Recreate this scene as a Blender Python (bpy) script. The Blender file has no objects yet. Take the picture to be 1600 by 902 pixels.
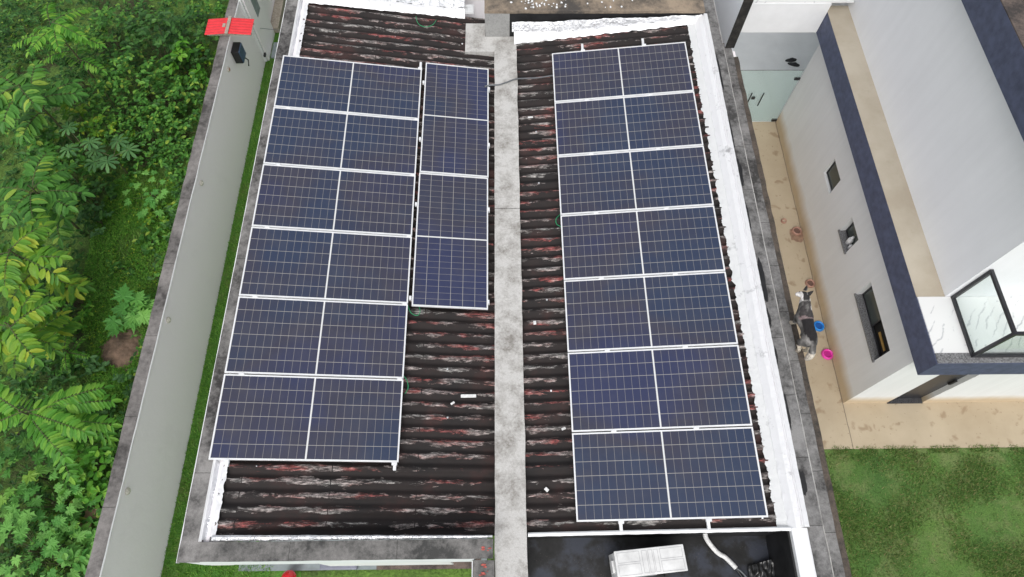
import bpy, bmesh, math, random
from mathutils import Vector, Matrix, noise
R = math.radians
PI = math.pi
# ------------------------------------------------------------------ camera, sky, sun, exposure
scn = bpy.context.scene
col = scn.collection
F, TH, RO, YA, CAMZ = 1016.8, R(25.82), R(-1.25), R(1.837), 11.88
cam_d = bpy.data.cameras.new('camera'); cam = bpy.data.objects.new('camera', cam_d); col.objects.link(cam)
cam_d.sensor_fit = 'HORIZONTAL'; cam_d.sensor_width = 36.0; cam_d.lens = 36.0 * F / 1600.0
cam_d.clip_start = 0.1; cam_d.clip_end = 2000
m = Matrix.Rotation(-YA, 3, 'Z') @ Matrix.Rotation(TH, 3, 'X') @ Matrix.Rotation(-RO, 3, 'Z')
cam.matrix_world = Matrix.Translation((0, 0, CAMZ)) @ m.to_4x4()
scn.camera = cam
w = bpy.data.worlds.new('World'); scn.world = w; w.use_nodes = True
nt = w.node_tree; nt.nodes.clear()
SUN_EL, SUN_AZ = R(54), R(190)
sky = nt.nodes.new('ShaderNodeTexSky'); sky.sky_type = 'NISHITA'; sky.sun_disc = False
sky.sun_elevation = SUN_EL; sky.sun_rotation = SUN_AZ; sky.air_density = 1.0; sky.dust_density = 3.0
hs = nt.nodes.new('ShaderNodeHueSaturation'); hs.inputs['Saturation'].default_value = 0.22
bg = nt.nodes.new('ShaderNodeBackground'); bg.inputs['Strength'].default_value = 0.15
wo = nt.nodes.new('ShaderNodeOutputWorld')
nt.links.new(sky.outputs[0], hs.inputs['Color']); nt.links.new(hs.outputs[0], bg.inputs[0]); nt.links.new(bg.outputs[0], wo.inputs[0])
sl = bpy.data.lights.new('sun', 'SUN'); sl.energy = 0.95; sl.angle = R(40); sl.color = (1.0, 0.97, 0.93)
so = bpy.data.objects.new('sun', sl); col.objects.link(so)
sd = Vector((math.sin(SUN_AZ) * math.cos(SUN_EL), math.cos(SUN_AZ) * math.cos(SUN_EL), math.sin(SUN_EL)))
so.rotation_euler = sd.to_track_quat('Z', 'Y').to_euler(); so.location = (0, 0, 30)
scn.view_settings.view_transform = 'Standard'; scn.view_settings.look = 'None'
scn.view_settings.exposure = 0.30; scn.view_settings.gamma = 1.0
scn.view_settings.use_curve_mapping = False
random.seed(7)

# ------------------------------------------------------------------ node helpers
class NT:
    def __init__(s, name):
        s.m = bpy.data.materials.new(name); s.m.use_nodes = True; s.t = s.m.node_tree; s.t.nodes.clear()
        s.out = s.t.nodes.new('ShaderNodeOutputMaterial')
        s.p = s.t.nodes.new('ShaderNodeBsdfPrincipled'); s.t.links.new(s.p.outputs[0], s.out.inputs[0])
    def n(s, typ, ins=None, **props):
        nd = s.t.nodes.new('ShaderNode' + typ)
        for k, v in props.items(): setattr(nd, k, v)
        for k, v in (ins or {}).items():
            if isinstance(v, bpy.types.NodeSocket): s.t.links.new(v, nd.inputs[k])
            else: nd.inputs[k].default_value = v
        return nd
    def set(s, **kw):
        for k, v in kw.items():
            k = k.replace('_', ' ')
            if isinstance(v, bpy.types.NodeSocket): s.t.links.new(v, s.p.inputs[k])
            else: s.p.inputs[k].default_value = v if not (isinstance(v, tuple) and len(v) == 3 and k == 'Base Color') else (*v, 1)
        return s
    def obj(s): return s.n('TexCoord').outputs['Object']
    def geo(s): return s.n('NewGeometry').outputs['Position']
    def mapped(s, v, scale): return s.n('Mapping', {'Vector': v, 'Scale': scale}).outputs[0]
    def noise(s, v, scale, detail=4, rough=0.6, dist=0.0):
        return s.n('TexNoise', {'Vector': v, 'Scale': scale, 'Detail': detail, 'Roughness': rough, 'Distortion': dist}).outputs['Fac']
    def ramp(s, fac, stops, interp='LINEAR'):
        r = s.n('ValToRGB', {'Fac': fac}); cr = r.color_ramp; cr.interpolation = interp
        while len(cr.elements) < len(stops): cr.elements.new(0.5)
        for e, (p, c) in zip(cr.elements, stops):
            e.position = p; e.color = (*c, 1) if isinstance(c, tuple) else (c, c, c, 1)
        return r.outputs[0]
    def math(s, op, a, b=0.0, clamp=False):
        nd = s.n('Math', operation=op, use_clamp=clamp)
        for i, v in enumerate((a, b)):
            if isinstance(v, bpy.types.NodeSocket): s.t.links.new(v, nd.inputs[i])
            else: nd.inputs[i].default_value = v
        return nd.outputs[0]
    def mix(s, fac, a, b, mode='MIX'):
        nd = s.n('Mix', data_type='RGBA', blend_type=mode)
        for i, v in ((0, fac), (6, a), (7, b)):
            if isinstance(v, bpy.types.NodeSocket): s.t.links.new(v, nd.inputs[i])
            elif i == 0: nd.inputs[0].default_value = v
            else: nd.inputs[i].default_value = (*v, 1)
        return nd.outputs[2]
    def bump(s, h, strength=0.5, dist=0.01):
        s.t.links.new(s.n('Bump', {'Height': h, 'Strength': strength, 'Distance': dist}).outputs[0], s.p.inputs['Normal']); return s
    def sep(s, v): return s.n('SeparateXYZ', {'Vector': v}).outputs

def plain(name, c, rough=0.6, metal=0.0, var=0.08, scale=6.0, bump=0.15):
    t = NT(name); g = t.geo(); f = t.noise(g, scale, 5)
    lo = tuple(max(0, v * (1 - var * 2)) for v in c); hi = tuple(min(1, v * (1 + var)) for v in c)
    t.set(Base_Color=t.ramp(f, [(0.3, lo), (0.65, hi)]), Roughness=rough, Metallic=metal)
    if bump: t.bump(t.noise(g, scale * 12, 3), bump, 0.004)
    return t.m

def m_concrete(name, light, dark, cover=0.5, scale=1.6, joints=None):
    t = NT(name); g = t.geo()
    a = t.noise(g, scale, 8, 0.68); b = t.noise(g, scale * 9, 6, 0.7); fine = t.noise(g, 90, 3)
    f = t.math('ADD', t.math('MULTIPLY', a, 0.7), t.math('MULTIPLY', b, 0.3))
    c = t.ramp(f, [(cover - 0.09, dark), (cover + 0.0, tuple((l + d) / 2 for l, d in zip(light, dark))), (cover + 0.1, light)])
    c = t.mix(0.35, c, t.ramp(fine, [(0.3, 0.35), (0.7, 0.75)]), 'OVERLAY')
    if joints:
        ax, per, wd = joints
        y = t.math('PINGPONG', t.math('ADD', t.sep(g)[ax], t.math('MULTIPLY', t.noise(g, 12, 3), 0.02)), per / 2)
        c = t.mix(t.math('MULTIPLY', t.math('LESS_THAN', y, wd), 0.75), c, (0.03, 0.028, 0.026))
    t.set(Base_Color=c, Roughness=0.85); t.bump(b, 0.5, 0.01)
    return t.m

M = {}
M['coping'] = m_concrete('stained_coping', (0.27, 0.26, 0.25), (0.035, 0.033, 0.032), 0.505, 1.5, (1, 1.55, 0.004))
M['coping_x'] = m_concrete('stained_coping_front', (0.24, 0.23, 0.22), (0.05, 0.05, 0.048), 0.51, 1.5, (0, 1.3, 0.003))
M['coping_left'] = m_concrete('stained_wall_coping', (0.23, 0.215, 0.205), (0.05, 0.046, 0.044), 0.485, 1.2, (1, 1.35, 0.005))
M['coping_right'] = m_concrete('old_wall_top', (0.25, 0.245, 0.24), (0.045, 0.043, 0.042), 0.495, 1.9, (1, 0.83, 0.005))
M['brown_edge'] = m_concrete('brown_crusted_edge', (0.12, 0.095, 0.075), (0.04, 0.035, 0.03), 0.48, 4.0)
M['strip'] = m_concrete('pale_cement', (0.53, 0.52, 0.50), (0.23, 0.215, 0.195), 0.45, 3.2, (1, 5.75, 0.006))
M['slab_brown'] = m_concrete('tank_slab', (0.33, 0.26, 0.19), (0.07, 0.062, 0.055), 0.50, 1.1)
M['grey_render'] = m_concrete('grey_render', (0.33, 0.33, 0.32), (0.2, 0.2, 0.195), 0.42, 2.5)
M['blackwet_shade'] = plain('bitumen_and_shade_black', (0.014, 0.014, 0.015), 0.5, 0, 0.3, 5)  # bitumen and tar black, also painted as shade at the tank slab
M['white_paint'] = plain('white_paint', (0.83, 0.84, 0.85), 0.6, 0, 0.03, 2)
M['wall_inner'] = m_concrete('pale_grey_paint', (0.93, 0.89, 0.91), (0.87, 0.83, 0.85), 0.36, 0.9)
M['tallwall'] = plain('pale_blue_grey_paint', (0.78, 0.81, 0.83), 0.7, 0, 0.02, 1.5)
M['darkend'] = m_concrete('mouldy_black_render', (0.05, 0.045, 0.04), (0.012, 0.012, 0.011), 0.55, 6)
M['alu'] = plain('aluminium', (0.85, 0.86, 0.87), 0.45, 0.15, 0.03, 10, 0)
M['navy'] = plain('navy_paint', (0.078, 0.092, 0.155), 0.6, 0, 0.16, 9, 0.3)
M['granite'] = plain('dark_granite', (0.06, 0.06, 0.065), 0.25, 0, 0.6, 60, 0)
M['granite_light'] = plain('grey_granite', (0.20, 0.20, 0.205), 0.3, 0, 0.4, 50, 0)
M['darkmetal'] = plain('dark_bronze_metal', (0.035, 0.035, 0.04), 0.35, 0.3, 0.1, 10, 0)
M['black'] = plain('black_plastic', (0.012, 0.012, 0.013), 0.4, 0, 0.1, 10, 0)
M['room_shade'] = plain('unlit_room_shade', (0.012, 0.010, 0.009), 0.8, 0, 0.3, 5, 0)  # near-black that paints the shade of the rooms behind the windows
M['blue_plastic'] = plain('blue_plastic', (0.02, 0.25, 0.72), 0.35, 0, 0.05, 10, 0)
M['pink_plastic'] = plain('pink_plastic', (0.80, 0.06, 0.42), 0.35, 0, 0.05, 10, 0)
M['blue_shade'] = plain('blue_plastic_shade', (0.01, 0.10, 0.36), 0.4, 0, 0.05, 10, 0)  # bowl blue darkened: shade inside the bowl painted into the colour
M['pink_shade'] = plain('pink_plastic_shade', (0.5, 0.02, 0.25), 0.4, 0, 0.05, 10, 0)  # bowl pink darkened to paint the shade inside
M['clay'] = plain('dull_terracotta', (0.42, 0.24, 0.18), 0.7, 0, 0.15, 30)
M['clay_shade'] = plain('terracotta_shade', (0.16, 0.09, 0.07), 0.8, 0, 0.1, 30)  # terracotta darkened for painted shade inside the clay bowls
M['red_gloss'] = plain('red_gloss', (0.70, 0.01, 0.02), 0.2, 0, 0.05, 10, 0)
M['red_sheet'] = plain('red_sheet', (0.72, 0.035, 0.045), 0.45, 0, 0.08, 12, 0.1)
M['ridge_tan'] = plain('weathered_ridge', (0.38, 0.33, 0.27), 0.8, 0, 0.15, 20)
M['cable'] = plain('grey_cable', (0.13, 0.14, 0.15), 0.5, 0, 0.1, 10, 0)
M['green_wire'] = plain('green_wire', (0.02, 0.30, 0.12), 0.5, 0, 0.1, 10, 0)
M['ins'] = plain('white_insulation', (0.75, 0.75, 0.74), 0.7, 0, 0.12, 30)
M['ac'] = plain('ac_casing', (0.74, 0.74, 0.73), 0.5, 0, 0.10, 5, 0.05)
M['ac_dark'] = plain('ac_groove', (0.40, 0.40, 0.41), 0.6, 0, 0.1, 5, 0)
M['box_blue'] = plain('slate_blue_casing', (0.05, 0.09, 0.17), 0.4, 0, 0.15, 10, 0)
M['lamp_white'] = plain('lamp_bezel', (0.62, 0.60, 0.52), 0.5, 0, 0.25, 60)
M['card'] = plain('cardboard', (0.36, 0.25, 0.15), 0.85, 0, 0.2, 8)
M['wood_yellow'] = plain('yellow_wood', (0.45, 0.27, 0.07), 0.6, 0, 0.1, 10, 0)
M['slate'] = plain('grey_slab', (0.25, 0.29, 0.30), 0.7, 0, 0.12, 5)
M['bark'] = plain('green_bark', (0.09, 0.10, 0.04), 0.8, 0, 0.3, 30)
M['gravel_dark'] = m_concrete('weathered_roof_slab', (0.17, 0.13, 0.11), (0.045, 0.038, 0.035), 0.5, 3)
M['redmark'] = plain('red_paint_marks', (0.50, 0.11, 0.09), 0.7, 0, 0.3, 30)

def m_beige():
    t = NT('beige_screed'); g = t.geo(); a = t.noise(g, 1.1, 6, 0.6); b = t.noise(g, 8, 4)
    c = t.ramp(a, [(0.35, (0.40, 0.345, 0.265)), (0.6, (0.48, 0.43, 0.345))])
    c = t.mix(t.math('MULTIPLY', t.ramp(b, [(0.6, 0.0), (0.7, 1.0)]), 0.25), c, (0.36, 0.31, 0.23))
    t.set(Base_Color=c, Roughness=0.8); t.bump(b, 0.2, 0.004); return t.m
M['beige'] = m_beige()
def m_patio():
    t = NT('tan_cement_floor'); g = t.geo(); a = t.noise(g, 0.9, 6, 0.6); b = t.noise(g, 4.0, 4, 0.5, 0.3)
    c = t.ramp(a, [(0.3, (0.39, 0.315, 0.215)), (0.65, (0.48, 0.40, 0.285))])
    sp = t.ramp(b, [(0.60, 0.0), (0.68, 1.0)])
    c = t.mix(t.math('MULTIPLY', sp, 0.7), c, (0.27, 0.19, 0.115))
    s2 = t.ramp(t.noise(g, 16, 2), [(0.68, 0.0), (0.72, 1.0)])
    c = t.mix(t.math('MULTIPLY', s2, 0.5), c, (0.20, 0.14, 0.09))
    X, Y, Z = t.sep(g)
    wob = t.math('MULTIPLY', t.noise(g, 3, 2), 0.03)
    ln = t.math('LESS_THAN', t.math('ABSOLUTE', t.math('ADD', t.math('SUBTRACT', X, 6.36), t.math('ADD', wob, -0.015))), 0.008)
    c = t.mix(t.math('MULTIPLY', ln, 0.7), c, (0.09, 0.07, 0.05))
    t.set(Base_Color=c, Roughness=0.75); t.bump(b, 0.2, 0.004); return t.m
M['patio'] = m_patio()
def m_housewall():   # white render with a mud-splashed foot, drawn as dirt with its own ragged edge
    t = NT('white_render_muddy_foot'); g = t.geo(); X, Y, Z = t.sep(g)
    n1 = t.noise(t.mapped(g, (1, 1, 0.4)), 1.6, 5); n2 = t.noise(g, 0.8, 3)
    h = t.math('SUBTRACT', Z, t.math('MULTIPLY', n1, 0.30))
    stain = t.ramp(h, [(0.0, 0.9), (0.10, 0.65), (0.30, 0.0)])
    c = t.mix(t.math('MULTIPLY', stain, 1.0), t.ramp(n2, [(0.3, (0.80, 0.81, 0.81)), (0.7, (0.84, 0.85, 0.85))]), (0.56, 0.43, 0.26))
    stk = t.ramp(t.noise(t.mapped(g, (5, 5, 0.25)), 1.6, 6, 0.7), [(0.42, 0.965), (0.6, 1.0)])
    c = t.mix(1.0, c, stk, 'MULTIPLY')
    t.set(Base_Color=c, Roughness=0.75); t.bump(t.noise(g, 70, 3), 0.15, 0.004); return t.m
M['housewall'] = m_housewall()
def m_upper():
    t = NT('white_render_upper'); g = t.geo()
    c = t.ramp(t.noise(g, 1.2, 5, 0.6), [(0.3, (0.84, 0.85, 0.87)), (0.7, (0.88, 0.89, 0.91))])
    stk = t.ramp(t.noise(t.mapped(g, (4, 4, 0.22)), 1.5, 6, 0.7), [(0.40, 0.975), (0.6, 1.0)])
    c = t.mix(1.0, c, stk, 'MULTIPLY')
    t.set(Base_Color=c, Roughness=0.75); t.bump(t.noise(g, 60, 3), 0.2, 0.004); return t.m
M['upper_render'] = m_upper()
def m_marble():
    t = NT('white_marble_tiles'); g = t.geo(); d = t.noise(g, 2.2, 6, 0.7, 1.2)
    w_ = t.n('TexWave', {'Vector': t.n('Mapping', {'Vector': g, 'Rotation': (0, 0, R(38))}).outputs[0], 'Scale': 2.6, 'Distortion': 5.0, 'Detail': 6.0, 'Detail Scale': 1.6}).outputs['Fac']
    v = t.ramp(w_, [(0.0, (0.50, 0.51, 0.52)), (0.05, (0.66, 0.66, 0.66)), (0.16, (0.76, 0.76, 0.75))])
    c = t.mix(t.math('MULTIPLY', t.ramp(d, [(0.50, 0.0), (0.58, 1.0)]), 1.0), (0.76, 0.76, 0.75), v)
    X, Y, Z = t.sep(g)
    ln = t.math('LESS_THAN', t.math('PINGPONG', t.math('ADD', Y, 0.44), 0.45), 0.003)
    c = t.mix(t.math('MULTIPLY', ln, 0.5), c, (0.5, 0.5, 0.5))
    t.set(Base_Color=c, Roughness=0.12); return t.m
M['marble'] = m_marble()
def m_foil(name, base, metal, rough, sc=7):
    t = NT(name); g = t.geo()
    a = t.noise(t.mapped(g, (1, 0.5, 1)), sc, 6, 0.65, 1.5); b = t.noise(g, sc * 4, 5, 0.6, 0.8)
    dirt = t.ramp(t.noise(g, 3.3, 7, 0.7), [(0.28, 0.5), (0.40, 1.0)])
    t.set(Base_Color=t.mix(1.0, base, dirt, 'MULTIPLY'), Metallic=metal, Roughness=rough)
    cr = t.math('ABSOLUTE', t.math('SUBTRACT', t.noise(t.mapped(g, (1, 0.6, 1)), sc * 1.3, 3, 0.5, 2.0), 0.5)); t.bump(t.math('ADD', t.math('MULTIPLY', cr, 2.0), t.math('MULTIPLY', b, 0.15)), 0.8 if metal > .5 else 0.35, 0.03 if metal > .5 else 0.015); return t.m
M['foil'] = m_foil('aluminium_flashing', (0.86, 0.87, 0.89), 0.75, 0.32)
M['foil_white'] = m_foil('whitened_flashing', (0.88, 0.88, 0.89), 0.25, 0.4, 5)
M['foil_grey'] = m_foil('grey_sealed_flashing', (0.72, 0.73, 0.73), 0.1, 0.6, 9)
def m_roof():
    t = NT('peeling_black_corrugated_sheet'); g = t.geo(); X, Y, Z = t.sep(g)
    crest = t.math('SINE', t.math('MULTIPLY', Y, 2 * PI / 0.177))
    crest2 = t.math('MULTIPLY', t.math('ADD', crest, 1.0), 0.5)
    st = t.mapped(g, (0.62, 3.4, 1)); peel = t.noise(st, 4.6, 9, 0.72, 0.7)
    big = t.noise(g, 0.7, 3)
    v = t.math('ADD', peel, t.math('MULTIPLY', t.math('SUBTRACT', t.noise(g, 1.7, 4, 0.65), 0.5), 0.62))
    v = t.math('ADD', v, t.math('MULTIPLY', t.math('SUBTRACT', crest2, 1.0), 0.24))
    mask = t.ramp(v, [(0.452, 0.0), (0.492, 1.0)])
    hue = t.noise(t.mapped(g, (0.6, 2, 1)), 1.9, 5, 0.6)
    pc = t.ramp(hue, [(0.40, (0.42, 0.40, 0.38)), (0.50, (0.46, 0.38, 0.36)), (0.555, (0.42, 0.20, 0.18)), (0.60, (0.36, 0.075, 0.07)), (0.69, (0.40, 0.36, 0.35))])
    fine = t.noise(t.mapped(g, (0.40, 2.2, 1)), 22, 7, 0.85)
    pc = t.mix(0.92, pc, t.ramp(fine, [(0.46, 0.03), (0.52, 0.45), (0.60, 1.25)]), 'MULTIPLY')
    base = t.ramp(t.noise(g, 2.0, 6), [(0.35, (0.010, 0.008, 0.008)), (0.55, (0.018, 0.012, 0.011)), (0.72, (0.045, 0.018, 0.016))])
    lap = t.math('LESS_THAN', t.math('PINGPONG', t.math('ADD', X, t.math('ADD', 0.05, t.math('MULTIPLY', t.noise(g, 6, 2), 0.02))), 0.55), 0.006)
    mask = t.math('MULTIPLY', mask, t.math('SUBTRACT', 1.0, lap))
    c = t.mix(mask, base, pc)
    t.set(Base_Color=c, Roughness=0.8); t.bump(t.math('ADD', fine, mask), 0.45, 0.008); return t.m
M['roof'] = m_roof()
def m_cells():
    t = NT('solar_cells_under_glass'); o = t.obj(); X, Y, Z = t.sep(o)
    # local X runs along the long side (22 half cells in two halves), local Y along the short side (6 cells)
    ax = t.math('SUBTRACT', t.math('ABSOLUTE', X), 0.011)
    cw, rh = 0.1055, 0.1835
    lx = t.math('LESS_THAN', t.math('PINGPONG', ax, cw / 2), 0.0024)
    ly = t.math('LESS_THAN', t.math('PINGPONG', t.math('ADD', Y, 0.0), rh / 2), 0.0034)
    mid = t.math('LESS_THAN', t.math('ABSOLUTE', X), 0.010)
    rim = t.math('MAXIMUM', t.math('GREATER_THAN', t.math('ABSOLUTE', X), 1.172), t.math('GREATER_THAN', t.math('ABSOLUTE', Y), 0.5505))
    big = t.math('ADD', t.math('MULTIPLY', t.noise(t.geo(), 0.42, 2, 0.4), 0.8), t.math('MULTIPLY', t.noise(t.geo(), 2.2, 2, 0.4), 0.2))
    cell = t.ramp(big, [(0.40, (0.027, 0.041, 0.084)), (0.50, (0.042, 0.042, 0.068)), (0.60, (0.030, 0.037, 0.092))])
    c = t.mix(t.math('MULTIPLY', lx, 0.75), cell, (0.30, 0.285, 0.27))
    c = t.mix(t.math('MULTIPLY', ly, 0.85), c, (0.40, 0.385, 0.36))
    c = t.mix(t.math('MAXIMUM', mid, rim), c, (0.74, 0.75, 0.75))
    dust = t.ramp(t.noise(t.geo(), 3.0, 6), [(0.45, 0.0), (0.8, 0.06)])
    c = t.mix(dust, c, (0.30, 0.28, 0.25))
    t.set(Base_Color=c, Roughness=0.2, IOR=1.5); t.p.inputs['Coat Weight'].default_value = 0.4
    return t.m
M['cells'] = m_cells()
def m_glass():
    t = NT('clear_glass')
    t.set(Base_Color=(0.80, 0.93, 0.89), Roughness=0.02, IOR=1.45)
    tr = t.n('BsdfTransparent', {'Color': (0.955, 0.985, 0.975, 1)}); gl = t.n('BsdfGlossy', {'Roughness': 0.03})
    fr = t.math('ADD', t.math('MULTIPLY', t.math('POWER', t.n('LayerWeight', {'Blend': 0.5}).outputs['Facing'], 4.0), 0.7), 0.04); mx = t.n('MixShader', {0: fr, 1: tr.outputs[0], 2: gl.outputs[0]})
    t.t.links.new(mx.outputs[0], t.out.inputs[0]); return t.m
M['glass'] = m_glass()
def m_frosted():
    t = NT('green_gate_glass')
    tr = t.n('BsdfTransparent', {'Color': (0.90, 0.955, 0.94, 1)}); df = t.n('BsdfDiffuse', {'Color': (0.66, 0.78, 0.75, 1)})
    gl = t.n('BsdfGlossy', {'Roughness': 0.05}); fr = t.math('ADD', t.math('MULTIPLY', t.math('POWER', t.n('LayerWeight', {'Blend': 0.5}).outputs['Facing'], 4.0), 0.7), 0.04)
    m1 = t.n('MixShader', {0: 0.22, 1: tr.outputs[0], 2: df.outputs[0]})
    mx = t.n('MixShader', {0: fr, 1: m1.outputs[0], 2: gl.outputs[0]})
    t.t.links.new(mx.outputs[0], t.out.inputs[0]); return t.m
M['gateglass'] = m_frosted()
M['pane'] = NT('dark_window_pane').set(Base_Color=(0.06, 0.072, 0.065), Roughness=0.08).m

def m_leaf(name, stops, trans=0.25):
    t = NT(name); g = t.n('NewGeometry'); f = g.outputs['Random Per Island']
    c = t.ramp(f, stops); v = t.noise(g.outputs['Position'], 25, 2)
    c = t.mix(0.3, c, t.ramp(v, [(0.3, 0.35), (0.7, 0.65)]), 'OVERLAY')
    t.set(Base_Color=c, Roughness=0.5); t.p.inputs['Specular IOR Level'].default_value = 0.3
    tl = t.n('BsdfTranslucent', {'Color': c}); mx = t.n('MixShader', {0: trans, 1: t.p.outputs[0], 2: tl.outputs[0]})
    t.t.links.new(mx.outputs[0], t.out.inputs[0]); return t.m
LEAF = {
 'dark':   m_leaf('dark_leaf', [(0, (0.024, 0.075, 0.016)), (0.6, (0.050, 0.15, 0.032)), (1, (0.10, 0.23, 0.045))]),
 'mid':    m_leaf('mid_leaf', [(0, (0.035, 0.12, 0.018)), (0.5, (0.075, 0.23, 0.035)), (0.88, (0.15, 0.34, 0.05)), (1, (0.32, 0.44, 0.06))]),
 'bright': m_leaf('bright_leaf', [(0, (0.050, 0.185, 0.017)), (0.5, (0.101, 0.302, 0.029)), (1, (0.218, 0.420, 0.050))]),
 'yellow': m_leaf('yellow_leaf', [(0, (0.059, 0.185, 0.021)), (0.45, (0.118, 0.286, 0.025)), (0.8, (0.218, 0.370, 0.029)), (1, (0.386, 0.454, 0.042))]),
 'grey':   m_leaf('greyish_leaf', [(0, (0.07, 0.18, 0.06)), (1, (0.14, 0.30, 0.10))]),
 'star':   m_leaf('star_leaf', [(0, (0.08, 0.27, 0.05)), (1, (0.22, 0.48, 0.10))]),
}
def m_ground():
    t = NT('earth_and_weeds'); g = t.geo(); a = t.noise(g, 0.9, 7, 0.65); b = t.noise(g, 22, 5, 0.7)
    c = t.ramp(a, [(0.36, (0.050, 0.042, 0.022)), (0.46, (0.085, 0.16, 0.03)), (0.62, (0.15, 0.27, 0.045))])
    c = t.mix(0.6, c, t.ramp(b, [(0.3, 0.15), (0.7, 0.85)]), 'OVERLAY')
    t.set(Base_Color=c, Roughness=0.95); t.bump(b, 1.0, 0.05); return t.m
def m_lawn(name, g1, g2, dry):
    t = NT(name); g = t.geo(); a = t.noise(g, 0.7, 6, 0.6); b = t.noise(g, 40, 5, 0.75); d = t.noise(g, 1.9, 7, 0.7)
    c = t.ramp(a, [(0.35, g1), (0.62, g2)])
    c = t.mix(t.ramp(d, [(0.48, 0.0), (0.62, 0.85)]), c, dry)
    c = t.mix(0.55, c, t.ramp(b, [(0.3, 0.1), (0.7, 0.9)]), 'OVERLAY')
    t.set(Base_Color=c, Roughness=0.95); t.bump(b, 0.8, 0.03); return t.m
M['ground'] = m_ground()
M['lawn'] = m_lawn('lawn', (0.065, 0.15, 0.03), (0.11, 0.21, 0.04), (0.16, 0.21, 0.07))
M['lawn_left'] = m_lawn('strip_lawn', (0.07, 0.20, 0.025), (0.10, 0.26, 0.035), (0.14, 0.21, 0.05))
M['blades'] = m_leaf('grass_blade', [(0, (0.05, 0.12, 0.022)), (0.6, (0.11, 0.21, 0.04)), (0.85, (0.22, 0.25, 0.08)), (1, (0.30, 0.26, 0.12))], 0.15)
M['blades_left'] = m_leaf('strip_grass_blade', [(0, (0.07, 0.20, 0.02)), (0.7, (0.14, 0.34, 0.04)), (1, (0.26, 0.44, 0.08))], 0.15)
M['soil'] = m_concrete('reddish_soil', (0.26, 0.17, 0.12), (0.10, 0.07, 0.05), 0.5, 5)

# ------------------------------------------------------------------ mesh helpers
class MB:
    def __init__(s): s.v = []; s.f = []
    def add(s, vs, fs):
        o = len(s.v); s.v += [tuple(v) for v in vs]; s.f += [tuple(i + o for i in f) for f in fs]; return s
    def box(s, x0, x1, y0, y1, z0, z1):
        v = [(x0, y0, z0), (x1, y0, z0), (x1, y1, z0), (x0, y1, z0), (x0, y0, z1), (x1, y0, z1), (x1, y1, z1), (x0, y1, z1)]
        return s.add(v, [(3, 2, 1, 0), (4, 5, 6, 7), (0, 1, 5, 4), (1, 2, 6, 5), (2, 3, 7, 6), (3, 0, 4, 7)])
    def quad(s, a, b, c, d): return s.add([a, b, c, d], [(0, 1, 2, 3)])
    def tube(s, pts, r, n=8, r2=None, caps=True):
        pts = [Vector(p) for p in pts]; rings = []
        up = Vector((0.13, 0.21, 1)).normalized()
        for i, p in enumerate(pts):
            d = (pts[min(i + 1, len(pts) - 1)] - pts[max(i - 1, 0)]).normalized()
            a = d.cross(up)
            if a.length < 1e-3: a = d.cross(Vector((1, 0, 0)))
            a.normalize(); b = d.cross(a)
            rr = r if r2 is None else r + (r2 - r) * i / (len(pts) - 1)
            rings.append([p + (a * math.cos(2 * PI * k / n) + b * math.sin(2 * PI * k / n)) * rr for k in range(n)])
        v = [q for rg in rings for q in rg]; f = []
        for i in range(len(pts) - 1):
            for k in range(n): f.append((i * n + k, i * n + (k + 1) % n, (i + 1) * n + (k + 1) % n, (i + 1) * n + k))
        if caps: f.append(tuple(range(n - 1, -1, -1))); f.append(tuple((len(pts) - 1) * n + k for k in range(n)))
        return s.add(v, f)
    def lathe(s, prof, c, n=24, axis='Z', sx=1, sy=1):
        v = []; f = []
        for (r, z) in prof:
            for k in range(n):
                a = 2 * PI * k / n; p = (r * math.cos(a) * sx, r * math.sin(a) * sy, z)
                if axis == 'X': p = (p[2], p[0], p[1])
                if axis == 'Y': p = (p[0], p[2], p[1])
                v.append((c[0] + p[0], c[1] + p[1], c[2] + p[2]))
        for i in range(len(prof) - 1):
            for k in range(n): f.append((i * n + k, i * n + (k + 1) % n, (i + 1) * n + (k + 1) % n, (i + 1) * n + k))
        f.append(tuple(range(n - 1, -1, -1))); f.append(tuple((len(prof) - 1) * n + k for k in range(n)))
        return s.add(v, f)
    def grid(s, fn, nu, nv):
        v = [fn(i / nu, j / nv) for j in range(nv + 1) for i in range(nu + 1)]
        f = [(j * (nu + 1) + i, j * (nu + 1) + i + 1, (j + 1) * (nu + 1) + i + 1, (j + 1) * (nu + 1) + i) for j in range(nv) for i in range(nu)]
        return s.add(v, f)
    def build(s, name, mat, parent=None, smooth=False, bevel=0):
        me = bpy.data.meshes.new(name); me.from_pydata(s.v, [], s.f); me.update()
        o = bpy.data.objects.new(name, me); col.objects.link(o); me.materials.append(mat)
        if parent: o.parent = parent; o.matrix_parent_inverse = Matrix.Identity(4)
        if parent and parent.type == 'EMPTY' and parent.get('_loc'):
            pass
        if smooth: me.polygons.foreach_set('use_smooth', [True] * len(me.polygons))
        if bevel:
            b = o.modifiers.new('bevel', 'BEVEL'); b.width = bevel; b.segments = 2; b.limit_method = 'ANGLE'
        return o
    def shift(s, d):
        s.v = [(a - d[0], b - d[1], c - d[2]) for a, b, c in s.v]; return s

def tag(o, label=None, cat=None, group=None, kind=None):
    if label: o['label'] = label
    if cat: o['category'] = cat
    if group: o['group'] = group
    if kind: o['kind'] = kind
    return o
def empty(name, loc=(0, 0, 0), rot=(0, 0, 0)):
    o = bpy.data.objects.new(name, None); col.objects.link(o); o.location = loc; o.rotation_euler = rot; o.empty_display_size = 0.2
    return o
def P(mb, name, mat, root, **kw):      # part given in world coordinates under a root that sits at its base
    return mb.shift(root['_b'] if '_b' in root else root.location).build(name, mat, root, **kw)
def SP(mb, name, mat, part, root, **kw):   # sub-part
    return mb.shift(root.location).build(name, mat, part, **kw)

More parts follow.
